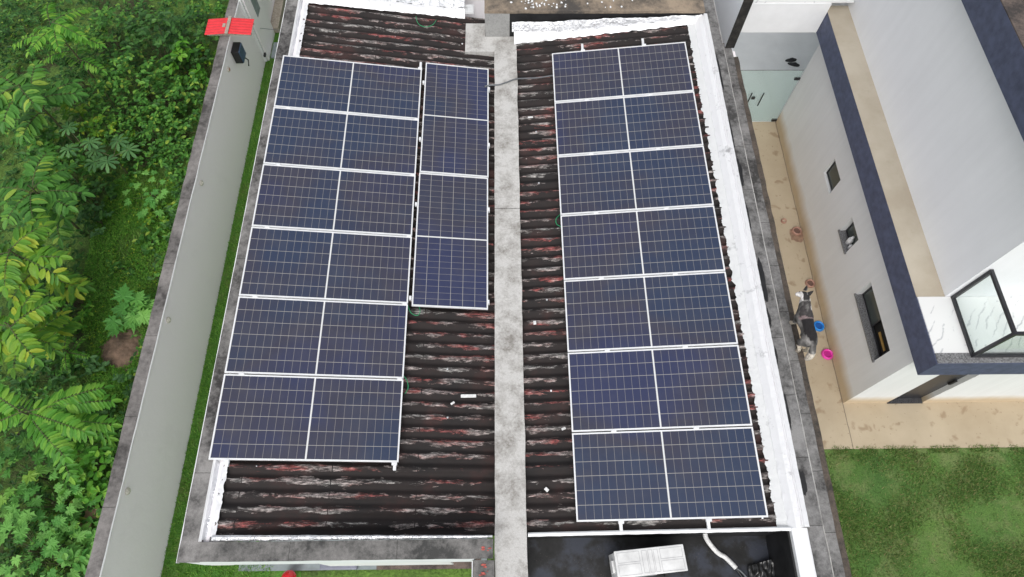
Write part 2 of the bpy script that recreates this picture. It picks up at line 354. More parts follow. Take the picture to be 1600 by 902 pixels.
def split(mb):     # one mesh builder per separate piece
    par = list(range(len(mb.v)))
    def fd(a):
        while par[a] != a: par[a] = par[par[a]]; a = par[a]
        return a
    for f in mb.f:
        for q in f[1:]: par[fd(q)] = fd(f[0])
    gr = {}
    for f in mb.f: gr.setdefault(fd(f[0]), []).append(f)
    out = []
    for fs in gr.values():
        ids = sorted({i for f in fs for i in f}); mp = {i: k for k, i in enumerate(ids)}; m_ = MB()
        m_.v = [mb.v[i] for i in ids]; m_.f = [tuple(mp[i] for i in f) for f in fs]; out.append(m_)
    return out
def PE(mb, name, mat, root, **kw):
    for q in split(mb): P(q, name, mat, root, **kw)

# ------------------------------------------------------------------ ground
G = MB().grid(lambda u, v: (-150 + 300 * u, -150 + 300 * v, -0.012), 4, 4).build('ground', M['ground']); tag(G, kind='structure')
def sheet(name, mat, x0, x1, y0, y1, z):
    o = MB().quad((x0, y0, z), (x1, y0, z), (x1, y1, z), (x0, y1, z)).build(name, mat); tag(o, kind='structure'); return o
sheet('lawn', M['lawn'], 4.40, 40, -30, 2.45, -0.004)
sheet('patio', M['patio'], 4.40, 40, 2.45, 10.0, 0.008)
sheet('porch_floor', M['white_paint'], 4.60, 14, 10.0, 30, 0.012)
sheet('side_lawn', M['lawn_left'], -5.75, -3.40, -10, 30, -0.004)
sheet('garden_path', M['slate'], -4.45, -0.30, 0.535, 1.2, 0.010)

def blades(name, mat, n, area, hmin, hmax, seed, dens=None, wd=0.004):
    rnd = random.Random(seed); mb = MB(); v = mb.v; f = mb.f
    x0, x1, y0, y1 = area
    for i in range(n):
        x = rnd.uniform(x0, x1); y = rnd.uniform(y0, y1)
        if dens and rnd.random() > dens(x, y): continue
        a = rnd.uniform(0, 2 * PI); h = rnd.uniform(hmin, hmax); l = h * rnd.uniform(0.3, 1.2); w_ = wd * rnd.uniform(0.7, 1.6)
        ca, sa = math.cos(a), math.sin(a); k = len(v)
        v += [(x - sa * w_, y + ca * w_, 0), (x + sa * w_, y - ca * w_, 0), (x + ca * l, y + sa * l, h)]
        f.append((k, k + 1, k + 2))
    o = mb.build(name, mat); tag(o, kind='stuff'); return o
b1 = blades('grass', M['blades'], 70000, (4.6, 9.6, -0.2, 2.49), 0.02, 0.05, 3, lambda x, y: max(0.05, min(1, 0.5 + 1.6 * noise.noise((x * 1.3, y * 1.3, 0)))) if y < 2.36 else 0.8 + 3 * noise.noise((x * 4, 0, 0)), 0.005)
tag(b1, 'short green lawn grass with worn dry patches in front of the tan patio', 'grass')
b2 = blades('grass', M['blades_left'], 42000, (-5.72, -3.9, -0.2, 14.6), 0.03, 0.07, 4, None, 0.006)
tag(b2, 'narrow bright green grass strip between pale boundary wall and the solar roof', 'grass')

# ------------------------------------------------------------------ the house with the solar roof
house = empty('house', (0, 5, 0)); house['_b'] = (0, 5, 0)
tag(house, 'low house with black peeling corrugated roof, silver flashing and grey parapets under the solar panels', 'house')
del house['_b']
SL, SR = math.tan(R(8.14)), math.tan(R(6.45))
def zL(x): return 2.98 + (-x - 1.40) * SL
def zR(x): return 2.98 + (x - 0.92) * SR
mb = MB()
mb.box(-3.60, -0.1, 1.2, 12.5, 0, 2.55); mb.box(0.27, 3.90, 0.82, 12.5, 0, 2.45); mb.box(-0.1, 0.27, -1.5, 12.5, 0, 2.49); mb.box(0.27, 3.90, -1.5, 0.82, 0, 2.45)
P(mb, 'wall', M['wall_inner'], house)
def corr(x0, x1, y0, y1, zf, seams, ragged):
    nx = 70; ny = int((y1 - y0) / 0.177 * 12)
    def fn(u, v):
        y = y0 + (y1 - y0) * v; wv = math.sin(2 * PI * y / 0.177)
        rg = (noise.noise((y * 5, ragged, 0)) * 0.05 + wv * 0.015)
        x = x0 + (x1 - x0) * u
        if ragged < 0: x = x + rg * max(0, 1 - u * 12)
        else: x = x + rg * max(0, 1 - (1 - u) * 12)
        st = sum(0.006 for s_ in seams if (x > s_ if ragged > 0 else x < s_))
        return (x, y, zf(x) + 0.024 * wv + st + noise.noise((x * 1.5, y * 1.5, 3)) * 0.006)
    return MB().grid(fn, nx, ny)
P(corr(-3.60, -0.11, 0.80, 10.15, zL, (-1.15, -2.25), -3.3), 'roof', M['roof'], house, smooth=True)
P(corr(0.27, 3.45, 0.80, 9.62, zR, (1.35, 2.45), 7.7), 'roof', M['roof'], house, smooth=True)
# roofing screws with white washers
mb = MB(); rs = random.Random(5)
for side, xs in ((0, (-3.2, -1.9, -0.75)), (1, (0.62, 3.3))):
    y = 0.93
    while y < 9.5:
        for x in xs:
            if rs.random() < 0.22:
                z = (zL(x) if side == 0 else zR(x)) + 0.026
                xx = x + rs.uniform(-0.06, 0.06)
                mb.lathe([(0.016, 0), (0.015, 0.006), (0.007, 0.010), (0.006, 0.018)], (xx, round((y) / 0.177) * 0.177 + 0.044, z), 8)
        y += 0.354
PE(mb, 'roof_screw', M['foil'], house)
# central cement strip
def strip_mesh():
    mb = MB()
    def edge(y, s_): return noise.noise((y * 2.2, s_, 0)) * 0.012
    n = 90
    for i in range(n):
        ya = -1.5 + (9.2 + 1.5) * i / n; yb = -1.5 + (9.2 + 1.5) * (i + 1) / n
        L = [(-0.125 + edge(ya, 1), ya), (0.285 + edge(ya, 5), ya), (0.285 + edge(yb, 5), yb), (-0.125 + edge(yb, 1), yb)]
        z = 2.98
        mb.add([(x, y, z) for x, y in L] + [(x, y, 2.5) for x, y in L], [(0, 1, 2, 3), (0, 3, 7, 4), (1, 5, 6, 2)])
    mb.box(-0.67, 0.283, 9.21, 9.595, 2.5, 2.925)
    mb.box(-0.67, -0.303, 9.597, 9.94, 2.5, 2.922)
    return mb
P(strip_mesh(), 'gutter_beam', M['strip'], house)
# parapets
mb = MB(); mb.box(-3.92, -3.62, 0.505, 16, 2.4, 3.325); P(mb, 'parapet', M['wall_inner'], house)
def rough_strip(x0, x1, y0, y1, z, th, nx, ny, amp=0.006, seed=0):
    mb = MB()
    def fn(u, v):
        x = x0 + (x1 - x0) * u; y = y0 + (y1 - y0) * v
        e = noise.noise((y * 4, x * 4, seed)) * amp
        return (x + (e if u in (0, 1) else 0), y + (noise.noise((x * 4, y, seed + 9)) * amp if v in (0, 1) else 0), z + noise.noise((x * 6, y * 3, seed)) * amp * 0.5)
    mb.grid(fn, nx, ny)
    o = len(mb.v)
    b = [(x, y, z_ - th) for x, y, z_ in mb.v]
    mb.v += b
    W = nx + 1
    ring = [i for i in range(W)] + [j * W + nx for j in range(1, ny + 1)] + [ny * W + i for i in range(nx - 1, -1, -1)] + [j * W for j in range(ny - 1, 0, -1)]
    for a, c in zip(ring, ring[1:] + ring[:1]): mb.f.append((c, a, a + o, c + o))
    mb.f += [tuple(i + o for i in reversed(f)) for f in mb.f[:nx * ny]]
    return mb
P(rough_strip(-3.945, -3.69, 0.49, 16, 3.365, 0.04, 4, 120, 0.008, 1), 'coping', M['coping'], house)
P(MB().box(-3.955, -3.942, 0.485, 16, 3.30, 3.362), 'drip_edge', M['white_paint'], house)
mb = MB(); mb.box(-3.918, -0.385, 0.497, 0.69, 2.62, 3.32); P(mb, 'front_beam', M['tallwall'], house); P(MB().box(-2.55, -0.75, 0.52, 0.54, 1.55, 2.615), 'eave_board', M['white_paint'], house)
P(rough_strip(-3.70, -0.14, 0.492, 0.715, 3.369, 0.04, 60, 4, 0.005, 2), 'coping', M['coping_x'], house)
P(rough_strip(-0.40, -0.133, -1.5, 0.49, 3.05, 0.5, 4, 30, 0.006, 4), 'coping', M['coping_x'], house)
P(MB().box(-0.412, -0.402, -1.5, 0.48, 2.6, 3.07), 'drip_edge', M['white_paint'], house)
mb = MB(); rs = random.Random(11)
for (cx, cy, n) in ((-0.25, 0.43, 5), (-0.27, 0.33, 9), (-0.23, 0.60, 4)):
    for k in range(n):
        x = cx + rs.gauss(0, 0.022); y = cy + rs.gauss(0, 0.018); r = rs.uniform(0.006, 0.02)
        z = 3.058 if y < 0.48 else 3.378
        mb.add([(x + r * (1 + 0.5 * rs.random()) * math.cos(a), y + r * 0.6 * math.sin(a), z + k * 0.0003) for a in [i * PI / 4 for i in range(8)]], [tuple(range(8))])
PE(mb, 'paint_mark', M['redmark'], house)
mb = MB(); mb.box(3.60, 3.915, -1.5, 16, 2.2, 3.36); P(mb, 'parapet', M['wall_inner'], house)
P(rough_strip(3.70, 3.935, 0.80, 16, 3.40, 0.04, 4, 130, 0.008, 6), 'coping', M['coping_right'], house)
P(rough_strip(3.745, 3.935, -1.5, 0.80, 3.395, 0.04, 4, 20, 0.006, 6), 'coping', M['coping_right'], house)
P(MB().grid(lambda u, v: (3.93 + 0.019 * u + noise.noise((v * 40, 3, 0)) * 0.008, -1.5 + 17.5 * v, 3.402 - 0.012 * u), 1, 160), 'drip_edge', M['strip'], house)
P(MB().box(3.545, 3.745, -1.5, 0.795, 2.9, 3.375), 'painted_parapet', M['white_paint'], house)
# black tar patches torn open along the right coping
def blob(mb, cx, cy, z, rx, ry, seed, n=30):
    vs = []
    for k in range(n):
        a = 2 * PI * k / n; q = 1 + 0.45 * noise.noise((math.cos(a) * 1.5, math.sin(a) * 1.5, seed)) + 0.35 * noise.noise((math.cos(a) * 5, math.sin(a) * 5, seed))
        vs.append((cx + rx * q * math.cos(a), cy + ry * q * math.sin(a), z))
    mb.add(vs, [tuple(range(n))])
mb = MB()
for k, (x, y, rx, ry) in enumerate([(3.775, 8.2, 0.03, 0.35), (3.77, 6.9, 0.02, 0.3), (3.79, 6.1, 0.03, 0.25), (3.79, 4.25, 0.05, 0.32), (3.775, 3.6, 0.02, 0.16), (3.77, 3.05, 0.02, 0.12), (3.775, 2.25, 0.025, 0.22), (3.785, 1.35, 0.045, 0.17), (3.77, 5.3, 0.018, 0.25)]):
    blob(mb, x, y, 3.409 + 0.0004 * k, rx, ry, k)
PE(mb, 'tar_patch', M['blackwet_shade'], house)
# flashings: crumpled metal sheets
def crumple(path, y0, y1, n, amp, seed, rag=0.0, axis='y', sub=4):
    pts = []
    for i in range(len(path) - 1):
        for k in range(sub): pts.append(tuple(a + (b - a) * k / sub for a, b in zip(path[i], path[i + 1])))
    pts.append(path[-1]); nu = len(pts) - 1
    def fn(u, v):
        i = round(u * nu); x, z = pts[i]; y = y0 + (y1 - y0) * v
        q = noise.noise((x * 9 + seed, y * 7, z * 9)) + 0.5 * noise.noise((x * 25 + seed, y * 21, 1))
        lo = rag * (noise.noise((y * 9, seed, 0)) + 0.6 * noise.noise((y * 30, seed, 0))) if i == 0 else 0
        return (x + lo + q * amp * 0.4, y, z + q * amp)
    return MB().grid(fn, nu, n)
P(crumple([(3.405, 3.296), (3.52, 3.318), (3.545, 3.33)], 0.80, 9.55, 420, 0.006, 3, 0.035), 'flashing', M['foil_grey'], house)
P(crumple([(3.53, 3.325), (3.60, 3.40), (3.655, 3.425), (3.675, 3.405)], 0.79, 9.62, 380, 0.005, 8, 0.012), 'flashing', M['foil_white'], house)
P(crumple([(3.675, 3.400), (3.69, 3.44), (3.755, 3.425), (3.765, 3.40)], 0.80, 9.62, 300, 0.005, 13, 0.0), 'flashing', M['foil_white'], house)
P(crumple([(-3.545, 3.335), (-3.60, 3.325), (-3.645, 3.315)], 0.78, 10.9, 420, 0.012, 23, 0.02), 'flashing', M['foil_white'], house)
P(crumple([(-3.64, 3.315), (-3.672, 3.33), (-3.685, 3.395)], 0.74, 10.9, 300, 0.008, 29, 0.0), 'flashing', M['foil'], house)
P(crumple([(-3.683, 3.392), (-3.70, 3.40), (-3.728, 3.378)], 0.72, 10.9, 200, 0.005, 31, 0.0), 'flashing', M['foil_white'], house)
def crumple_x(x0, x1, n, fa, fb, amp, seed, sub=7, rag=0.0):
    def fn(u, v):
        x = x0 + (x1 - x0) * u; a = fa(x); b = fb(x); y = a[0] + (b[0] - a[0]) * v; z = a[1] + (b[1] - a[1]) * v
        q = noise.noise((x * 6, y * 9 + seed, z * 6)) + 0.5 * noise.noise((x * 19, y * 24 + seed, 1))
        r_ = rag * noise.noise((x * 8, seed, 4)) if v == 0 else 0
        return (x, y + q * amp * 0.5 + r_, z + q * amp + math.sin(v * PI) * 0.02)
    return MB().grid(fn, n, sub)
P(crumple_x(0.24, 3.62, 200, lambda x: (9.38 + 0.03 * x, zR(x) + 0.035), lambda x: (9.50 + 0.02 * x, max(3.12, zR(x) + 0.09)), 0.012, 5, 6, 0.02), 'flashing', M['foil_white'], house)
P(crumple_x(0.20, 3.66, 200, lambda x: (9.50 + 0.02 * x, max(3.12, zR(x) + 0.09)), lambda x: (9.592, 3.24 + 0.05 * x + 0.03 * noise.noise((x * 1.7, 0, 0))), 0.012, 15), 'flashing', M['foil'], house)
P(crumple_x(-3.60, -0.69, 200, lambda x: (10.02 + 0.02 * (x + 3.5), zL(x) + 0.04), lambda x: (10.22, max(zL(x) + 0.12, 3.05)), 0.012, 25, 6, 0.02), 'flashing', M['foil_white'], house)
P(crumple_x(-3.60, -0.69, 200, lambda x: (10.22, max(zL(x) + 0.12, 3.05)), lambda x: (10.9, 3.42), 0.02, 35, 10), 'flashing', M['foil'], house)
P(MB().box(-0.68, -0.52, 10.08, 10.30, 3.02, 3.05), 'flashing', M['foil_grey'], house)
P(crumple_x(-3.58, -0.15, 200, lambda x: (0.722, max(3.345 - 0.0 * x, 3.33)), lambda x: (0.775 + 0.02 * (x + 1.8) / -1.8, 3.355), 0.006, 45, 3, 0.01), 'flashing', M['foil'], house)
P(crumple_x(0.30, 3.58, 150, lambda x: (0.765, zR(x) + 0.07), lambda x: (0.815, zR(x) + 0.075), 0.003, 55, 3, 0.004), 'flashing', M['white_paint'], house)
# north side: tank slab, grey block, black boxes painted as the shade of the gaps
P(rough_strip(-0.30, 3.695, 9.60, 13.5, 3.50, 0.05, 30, 30, 0.01, 8), 'tank_slab', M['slab_brown'], house)
P(MB().box(0.16, 3.69, 9.612, 13.4, 2.6, 3.452), 'slab_face', M['blackwet_shade'], house)  # black wet face, with the shadow band under the slab painted in
P(MB().box(-0.295, 0.158, 9.605, 13.4, 2.6, 3.452), 'slab_face', M['grey_render'], house)
P(MB().box(-0.72, -0.30, 9.905, 14, 1.9, 2.5), 'gap_shade', M['blackwet_shade'], house)  # black colour stands in for the deep shade of the gap
P(MB().box(-3.6, -0.75, 10.3, 14, 2.3, 2.9), 'gap_shade', M['blackwet_shade'], house)
mb = MB()
mb.box(0.95, 1.9, 10.02, 10.5, 3.515, 3.545)
P(mb, 'brick_edge', M['redmark'], house)
mb = MB(); rs = random.Random(4)
for k in range(60):
    x = rs.choice([rs.gauss(0.95, 0.18), rs.gauss(0.55, 0.1), rs.uniform(0, 2.4)]); y = 9.65 + abs(rs.gauss(0.1, 0.2)); r = rs.uniform(0.006, 0.022)
    blob(mb, x, y, 3.512 + 0.0003 * k, r, r * rs.uniform(0.6, 1.8), k, 8)
PE(mb, 'lime_splash', M['white_paint'], house)
# AC deck
def deckfn(u, v):
    x = 0.285 + 3.27 * u; y = -1.5 + 2.28 * v
    return (x, y, 2.55 + 0.01 * noise.noise((x * 2, y * 2, 0)))
def m_deck():
    t = NT('wet_bitumen_deck'); g = t.geo(); a = t.noise(g, 1.6, 5, 0.6); b = t.noise(g, 60, 3, 0.8); k = t.noise(g, 2.1, 2)
    c = t.ramp(a, [(0.40, (0.040, 0.045, 0.060)), (0.47, (0.020, 0.021, 0.025)), (0.50, (0.009, 0.009, 0.009)), (0.7, (0.007, 0.007, 0.007))])
    sp = t.math('MULTIPLY', t.ramp(b, [(0.64, 0.0), (0.70, 1.0)]), t.ramp(k, [(0.48, 0.0), (0.60, 0.8)]))
    c = t.mix(sp, c, (0.30, 0.24, 0.20)); t.set(Base_Color=c, Roughness=t.ramp(a, [(0.4, 0.35), (0.6, 0.75)])); t.bump(b, 0.3, 0.004); return t.m
M['deck'] = m_deck()
P(MB().grid(deckfn, 20, 16), 'deck', M['deck'], house, smooth=True)
mb = MB(); mb.box(0.29, 3.54, 0.782, 0.815, 2.5, 2.93); mb.quad((0.29, 0.781, 2.5), (3.54, 0.781, 2.5), (3.54, 0.781, 3.30), (0.29, 0.781, 2.93)); mb.box(3.52, 3.544, -1.5, 0.78, 2.5, 3.30)
P(mb, 'upstand', M['blackwet_shade'], house)
for k, (x, y, a) in enumerate([(-0.72, 3.0, 0)]):
    pass

# ------------------------------------------------------------------ solar panels
PL, PW = 2.384, 1.134
def make_panel():
    root = empty('solar_panel'); hx, hy = PL / 2, PW / 2; fw = 0.020
    mb = MB(); mb.box(-hx, hx, -hy, -hy + fw, 0, 0.035); mb.box(-hx, hx, hy - fw, hy, 0, 0.035)
    mb.box(-hx, -hx + fw, -hy + fw, hy - fw, 0, 0.035); mb.box(hx - fw, hx, -hy + fw, hy - fw, 0, 0.035)
    mb.build('frame', M['alu'], root)
    MB().box(-hx + fw, hx - fw, -hy + fw, hy - fw, 0.024, 0.031).build('cell_glass', M['cells'], root)
    return root
def copy_tree(o, parent=None):
    c = o.copy(); col.objects.link(c)
    if parent: c.parent = parent
    for ch in [q for q in bpy.data.objects if q.parent == o]: copy_tree(ch, c)
    return c
proto = make_panel(); used = False
def place_panel(loc, rot, label, group):
    global used
    o = copy_tree(proto) if used else proto; used = True
    o.location = loc; o.rotation_mode = 'XYZ'
    o.matrix_world = Matrix.Translation(loc) @ rot.to_4x4()
    tag(o, label, 'solar panel', group); return o
ordn = ['top', 'second', 'third', 'fourth', 'fifth', 'sixth', 'bottom']
RR = Matrix.Rotation(-R(6.45), 3, 'Y'); RLm = Matrix.Rotation(R(8.14), 3, 'Y')
ux = Vector((math.cos(R(6.45)), 0, math.sin(R(6.45))))
yb = 0.927
place_order = []
for i in range(7):
    k = 6 - i
    c = Vector((0.9206, yb + k * 1.154 + PW / 2, 3.10)) + ux * (PL / 2) - (RR @ Vector((0, 0, 0.033)))
    nm = ordn[i]
    lab = {'top': 'topmost wide solar panel of the right-hand column, below the silver flashing',
           'bottom': 'bottom solar panel of the right-hand column, nearest the white air conditioner'}.get(nm, nm + ' solar panel from the top in the right-hand column of seven')
    place_panel(c, RR, lab, 'solar panels on the right roof')
ul = Vector((-math.cos(R(8.14)), 0, math.sin(R(8.14))))
L0 = Vector((-1.3985, 1.697, 3.115)); RLr = Matrix.Rotation(R(0.16), 3, 'Z') @ RLm
for i in range(6):
    k = 5 - i; nm = ordn[i] if i < 5 else 'bottom'
    c = L0 + Vector((-0.0028 * (k + .5) * 1.154, k * 1.154 + PW / 2, 0)) + ul * (PL / 2) - (RLr @ Vector((0, 0, 0.033)))
    lab = {'top': 'topmost wide solar panel of the far left column, beside the left parapet',
           'bottom': 'bottom solar panel of the left column, overhanging the lower left flashing'}.get(nm, nm + ' wide solar panel from the top in the left column of six')
    place_panel(c, RLr, lab, 'wide solar panels on the left roof')
R90 = RLr @ Matrix.Rotation(PI / 2, 3, 'Z')
xp = -1.352
for i in range(2):
    k = 1 - i
    ctr = Vector((xp, 3.975 + k * (PL + 0.02) + PL / 2, 3.11)) - ul * (PW / 2) - (RLr @ Vector((0, 0, 0.033)))
    lab = ['upper of the two upright solar panels beside the central cement strip', 'lower of the two upright solar panels beside the central cement strip'][i]
    place_panel(ctr, R90, lab, 'upright solar panels')
def lz(x): return 3.115 + (-x - 1.3985) * SL - 0.036
def rz(x): return 3.10 + (x - 0.9206) * SR - 0.036
def rail_y(x, y0, y1, zf, clamps, label, over):
    root = empty('mounting_rail', (x, y0, zf(x) - 0.04)); b = root.location
    mb = MB().box(x - 0.02, x + 0.02, y0, y1, zf(x) - 0.04, zf(x)); mb.shift(b).build('rail', M['alu'], root, bevel=0.003)
    for y in clamps:
        end = y in (clamps[0], clamps[-1])
        mb = MB().box(x - 0.035, x + 0.035, y - (0.012 if not end else 0.018), y + (0.012 if not end else 0.018), zf(x) + 0.001, zf(x) + 0.042)
        mb.shift(b).build('clamp', M['alu'], root)
    mb = MB()
    y = y0 + 0.12
    while y < y1:
        mb.box(x - 0.012, x + 0.012, y - 0.012, y + 0.012, zf(x) - 0.11, zf(x) - 0.041); y += 1.4
    for q in split(mb): q.shift(b).build('rail_foot', M['alu'], root)
    tag(root, label, 'mounting rail', 'mounting rails under the panels')
yr = [yb - 0.018] + [yb + k * 1.154 - 0.010 for k in range(1, 7)] + [yb + 7 * 1.154 - 0.002]
rail_y(0.9206 + 0.235 * PL, 0.79, 9.20, rz, yr, 'left aluminium rail under the right-hand panels, ends showing above and below', True)
rail_y(0.9206 + 0.69 * PL, 0.80, 9.20, rz, yr, 'right aluminium rail under the right-hand panels, ends showing above and below', True)
ylv = [1.697 - 0.018] + [1.697 + k * 1.154 - 0.010 for k in range(1, 6)] + [1.697 + 6 * 1.154 - 0.002]
rail_y(-1.3985 - 0.90 * PL, 1.62, 8.60, lz, ylv, 'outer aluminium rail under the left panels beside the parapet flashing', True)
rail_y(-1.3985 - 0.022 * PL, 1.60, 8.80, lz, ylv, 'inner aluminium rail under the left panels, its end showing between the two panel blocks', True)
for y, wh in ((8.30, 'topmost'), (7.05, 'second'), (6.72, ''), (5.75, 'third'), (4.10, 'lowest')):
    if not wh: continue
    root = empty('mounting_rail', (-1.36, y, lz(-1.36) - 0.04)); b = root.location
    def zz(x): return lz(x)
    v = []
    for x in (-1.37, -0.205):
        for dy in (-0.018, 0.018):
            for dz in (-0.04, 0.0): v.append((x, y + dy, zz(x) + dz - 0.006))
    MB().add(v, [(0, 1, 3, 2), (4, 6, 7, 5), (0, 4, 5, 1), (2, 3, 7, 6), (1, 5, 7, 3), (0, 2, 6, 4)]).shift(b).build('rail', M['alu'], root)
    for x in (-1.376, -0.222):
        MB().box(x - 0.016, x + 0.016, y - 0.03, y + 0.03, zz(x), zz(x) + 0.042).shift(b).build('clamp', M['alu'], root)
    tag(root, wh + ' cross rail clamping the upright panels beside the cement strip', 'mounting rail', 'cross rails under the upright panels')

def cord(name, pts, r, mat, label, cat, group=None, n=8):
    # smooth through the points
    P_ = [Vector(p) for p in pts]; out = []
    for i in range(len(P_) - 1):
        p0 = P_[max(i - 1, 0)]; p1 = P_[i]; p2 = P_[i + 1]; p3 = P_[min(i + 2, len(P_) - 1)]
        for k in range(6):
            t = k / 6; out.append(0.5 * ((2 * p1) + (p2 - p0) * t + (2 * p0 - 5 * p1 + 4 * p2 - p3) * t * t + (3 * p1 - p0 - 3 * p2 + p3) * t ** 3))
    out.append(P_[-1]); o = MB().tube(out, r, n).build(name, mat, smooth=True); tag(o, label, cat, group); return o
cord('power_cable', [(-0.30, 8.32, 2.98), (-0.20, 8.33, 3.00), (-0.05, 8.34, 2.999), (0.10, 8.40, 2.999), (0.25, 8.47, 3.0), (0.42, 8.51, 2.975), (0.65, 8.50, 3.0), (0.95, 8.52, 3.04)], 0.013, M['cable'], 'grey cable crossing the cement strip between the two panel arrays', 'cable')
cord('earth_wire', [(-1.42, 4.02, 3.04), (-1.36, 3.88, 3.06), (-1.27, 3.84, 3.05), (-1.23, 3.90, 3.04), (-1.25, 4.0, 3.03)], 0.006, M['green_wire'], 'green earth wire looping out at the lower end of the upright panels', 'wire', None, 6)
cord('earth_wire', [(-1.42, 2.92, 3.06), (-1.36, 2.84, 3.06), (-1.34, 2.74, 3.04), (-1.38, 2.66, 3.03)], 0.006, M['green_wire'], 'green earth wire curling beside the lowest panels of the left block', 'wire', None, 6)
cord('earth_wire', [(-1.60, 9.95, 3.08), (-1.55, 9.78, 3.07), (-1.42, 9.70, 3.06), (-1.28, 9.78, 3.04), (-1.22, 9.92, 3.03)], 0.006, M['green_wire'], 'green earth wire hanging from the foil at the top of the left roof', 'wire', None, 6)
cord('earth_wire', [(0.93, 5.60, 3.02), (0.86, 5.52, 3.02), (0.86, 5.42, 3.02), (0.93, 5.36, 3.03)], 0.006, M['green_wire'], 'small green earth wire at the left edge of the right-hand panels', 'wire', None, 6)
def bits(name, items, mat, label, cat):
    for i, (x, y, z, sx, sy, sz, a) in enumerate(items):
        mb = MB().box(-sx, sx, -sy, sy, 0, sz); o = mb.build(name, mat, bevel=min(sx, sy) * 0.3); o.location = (x, y, z); o.rotation_euler = (0, 0, a); tag(o, label[i], cat)
bits('offcut', [(-0.50, 2.66, zL(-0.5) + 0.024, 0.11, 0.024, 0.012, 0.0), (-0.72, 2.55, zL(-0.72) + 0.02, 0.03, 0.016, 0.012, 0.6), (0.47, 3.75, zR(0.47) + 0.02, 0.022, 0.03, 0.012, 0.1), (0.50, 7.63, zR(0.5) + 0.024, 0.045, 0.014, 0.014, 0.1), (0.82, 2.15, zR(0.82) + 0.024, 0.03, 0.016, 0.014, 0.4), (0.56, 1.35, zR(0.56) + 0.02, 0.022, 0.03, 0.01, 0.8)], M['ins'],
     ['long white offcut lying on the left roof beside the cement strip', 'tiny white scrap on the roof next to the long white offcut', 'small square white scrap between cement strip and right-hand panels', 'white chip high up between cement strip and right-hand panels', 'white chip beside the lower right-hand panels', 'pale scrap near the lower edge of the right roof'], 'debris')

# ------------------------------------------------------------------ air conditioner on the deck
ac = empty('air_conditioner', (1.81, 0.45, 2.56)); ac.rotation_euler = (0, 0, R(5)); A0 = ac
def AP(mb, name, mat, **k): return mb.build(name, mat, ac, **k)
AP(MB().box(-0.43, 0.43, -0.145, 0.145, 0.06, 0.58), 'casing', M['ac'], bevel=0.012)
AP(MB().box(-0.44, 0.44, -0.155, 0.155, 0.575, 0.60), 'lid', M['ac'], bevel=0.008)
mb = MB()
for (x0, x1, y0, y1) in ((-0.41, -0.13, 0.01, 0.13), (-0.41, -0.13, -0.135, -0.01), (0.13, 0.41, 0.01, 0.13), (0.13, 0.41, -0.135, -0.01), (-0.10, -0.035, -0.13, 0.13), (-0.02, 0.035, -0.13, 0.13), (0.05, 0.105, -0.13, 0.13)):
    t_ = 0.003
    mb.box(x0, x1, y0, y0 + t_, 0.599, 0.603); mb.box(x0, x1, y1 - t_, y1, 0.599, 0.603); mb.box(x0, x0 + t_, y0 + t_, y1 - t_, 0.599, 0.603); mb.box(x1 - t_, x1, y0 + t_, y1 - t_, 0.599, 0.603)
AP(mb, 'lid_ribs', M['ac_dark'])
AP(MB().box(-0.46, -0.43, -0.09, 0.06, 0.25, 0.42), 'handle', M['ac'], bevel=0.008)
AP(MB().box(0.43, 0.47, -0.07, 0.07, 0.15, 0.48), 'valve_cover', M['ac'], bevel=0.01)
for x in (-0.3, 0.3): AP(MB().box(x - 0.03, x + 0.03, -0.18, 0.18, 0.0, 0.06), 'foot', M['black'])
mb = MB()
for r in (0.05, 0.10, 0.15, 0.20):
    mb.lathe([(r, 0), (r + 0.006, 0), (r + 0.006, 0.012), (r, 0.012)], (-0.1, -0.160, 0.32), 24, 'Y')
AP(mb, 'fan_grille', M['ac_dark'])
tag(ac, 'white air conditioner outdoor unit standing on the black deck at the bottom', 'air conditioner')
cord('insulated_pipe', [(2.60, 0.80, 2.92), (2.66, 0.74, 2.74), (2.76, 0.64, 2.62), (2.84, 0.56, 2.60), (2.91, 0.52, 2.60), (2.98, 0.45, 2.60), (3.04, 0.38, 2.60)], 0.032, M['ins'], 'white taped pipe insulation snaking over the black deck right of the air conditioner', 'pipe', None, 10)
cord('hose', [(3.03, 0.385, 2.595), (3.09, 0.30, 2.59), (3.16, 0.15, 2.59), (3.26, -0.2, 2.59)], 0.016, M['black'], 'black hose leaving the white insulated pipe, left one of the pair', 'hose', None, 8)
cord('hose', [(3.05, 0.375, 2.60), (3.13, 0.31, 2.59), (3.22, 0.15, 2.59), (3.33, -0.2, 2.59)], 0.014, M['cable'], 'dark hose leaving the white insulated pipe, right one of the pair', 'hose', None, 8)
o = MB().grid(lambda u, v: (3.20 + 0.32 * u, -0.1 + 0.50 * v + 0.08 * u, 2.60 + 0.03 * noise.noise((u * 7, v * 7, 2)) + 0.05 * u), 40, 40).build('plastic_sheet', NT('black_polythene').set(Base_Color=(0.02, 0.02, 0.02), Roughness=0.18).m, smooth=True)
tag(o, 'crumpled shiny black plastic sheet lying in the right corner of the deck', 'plastic sheet')

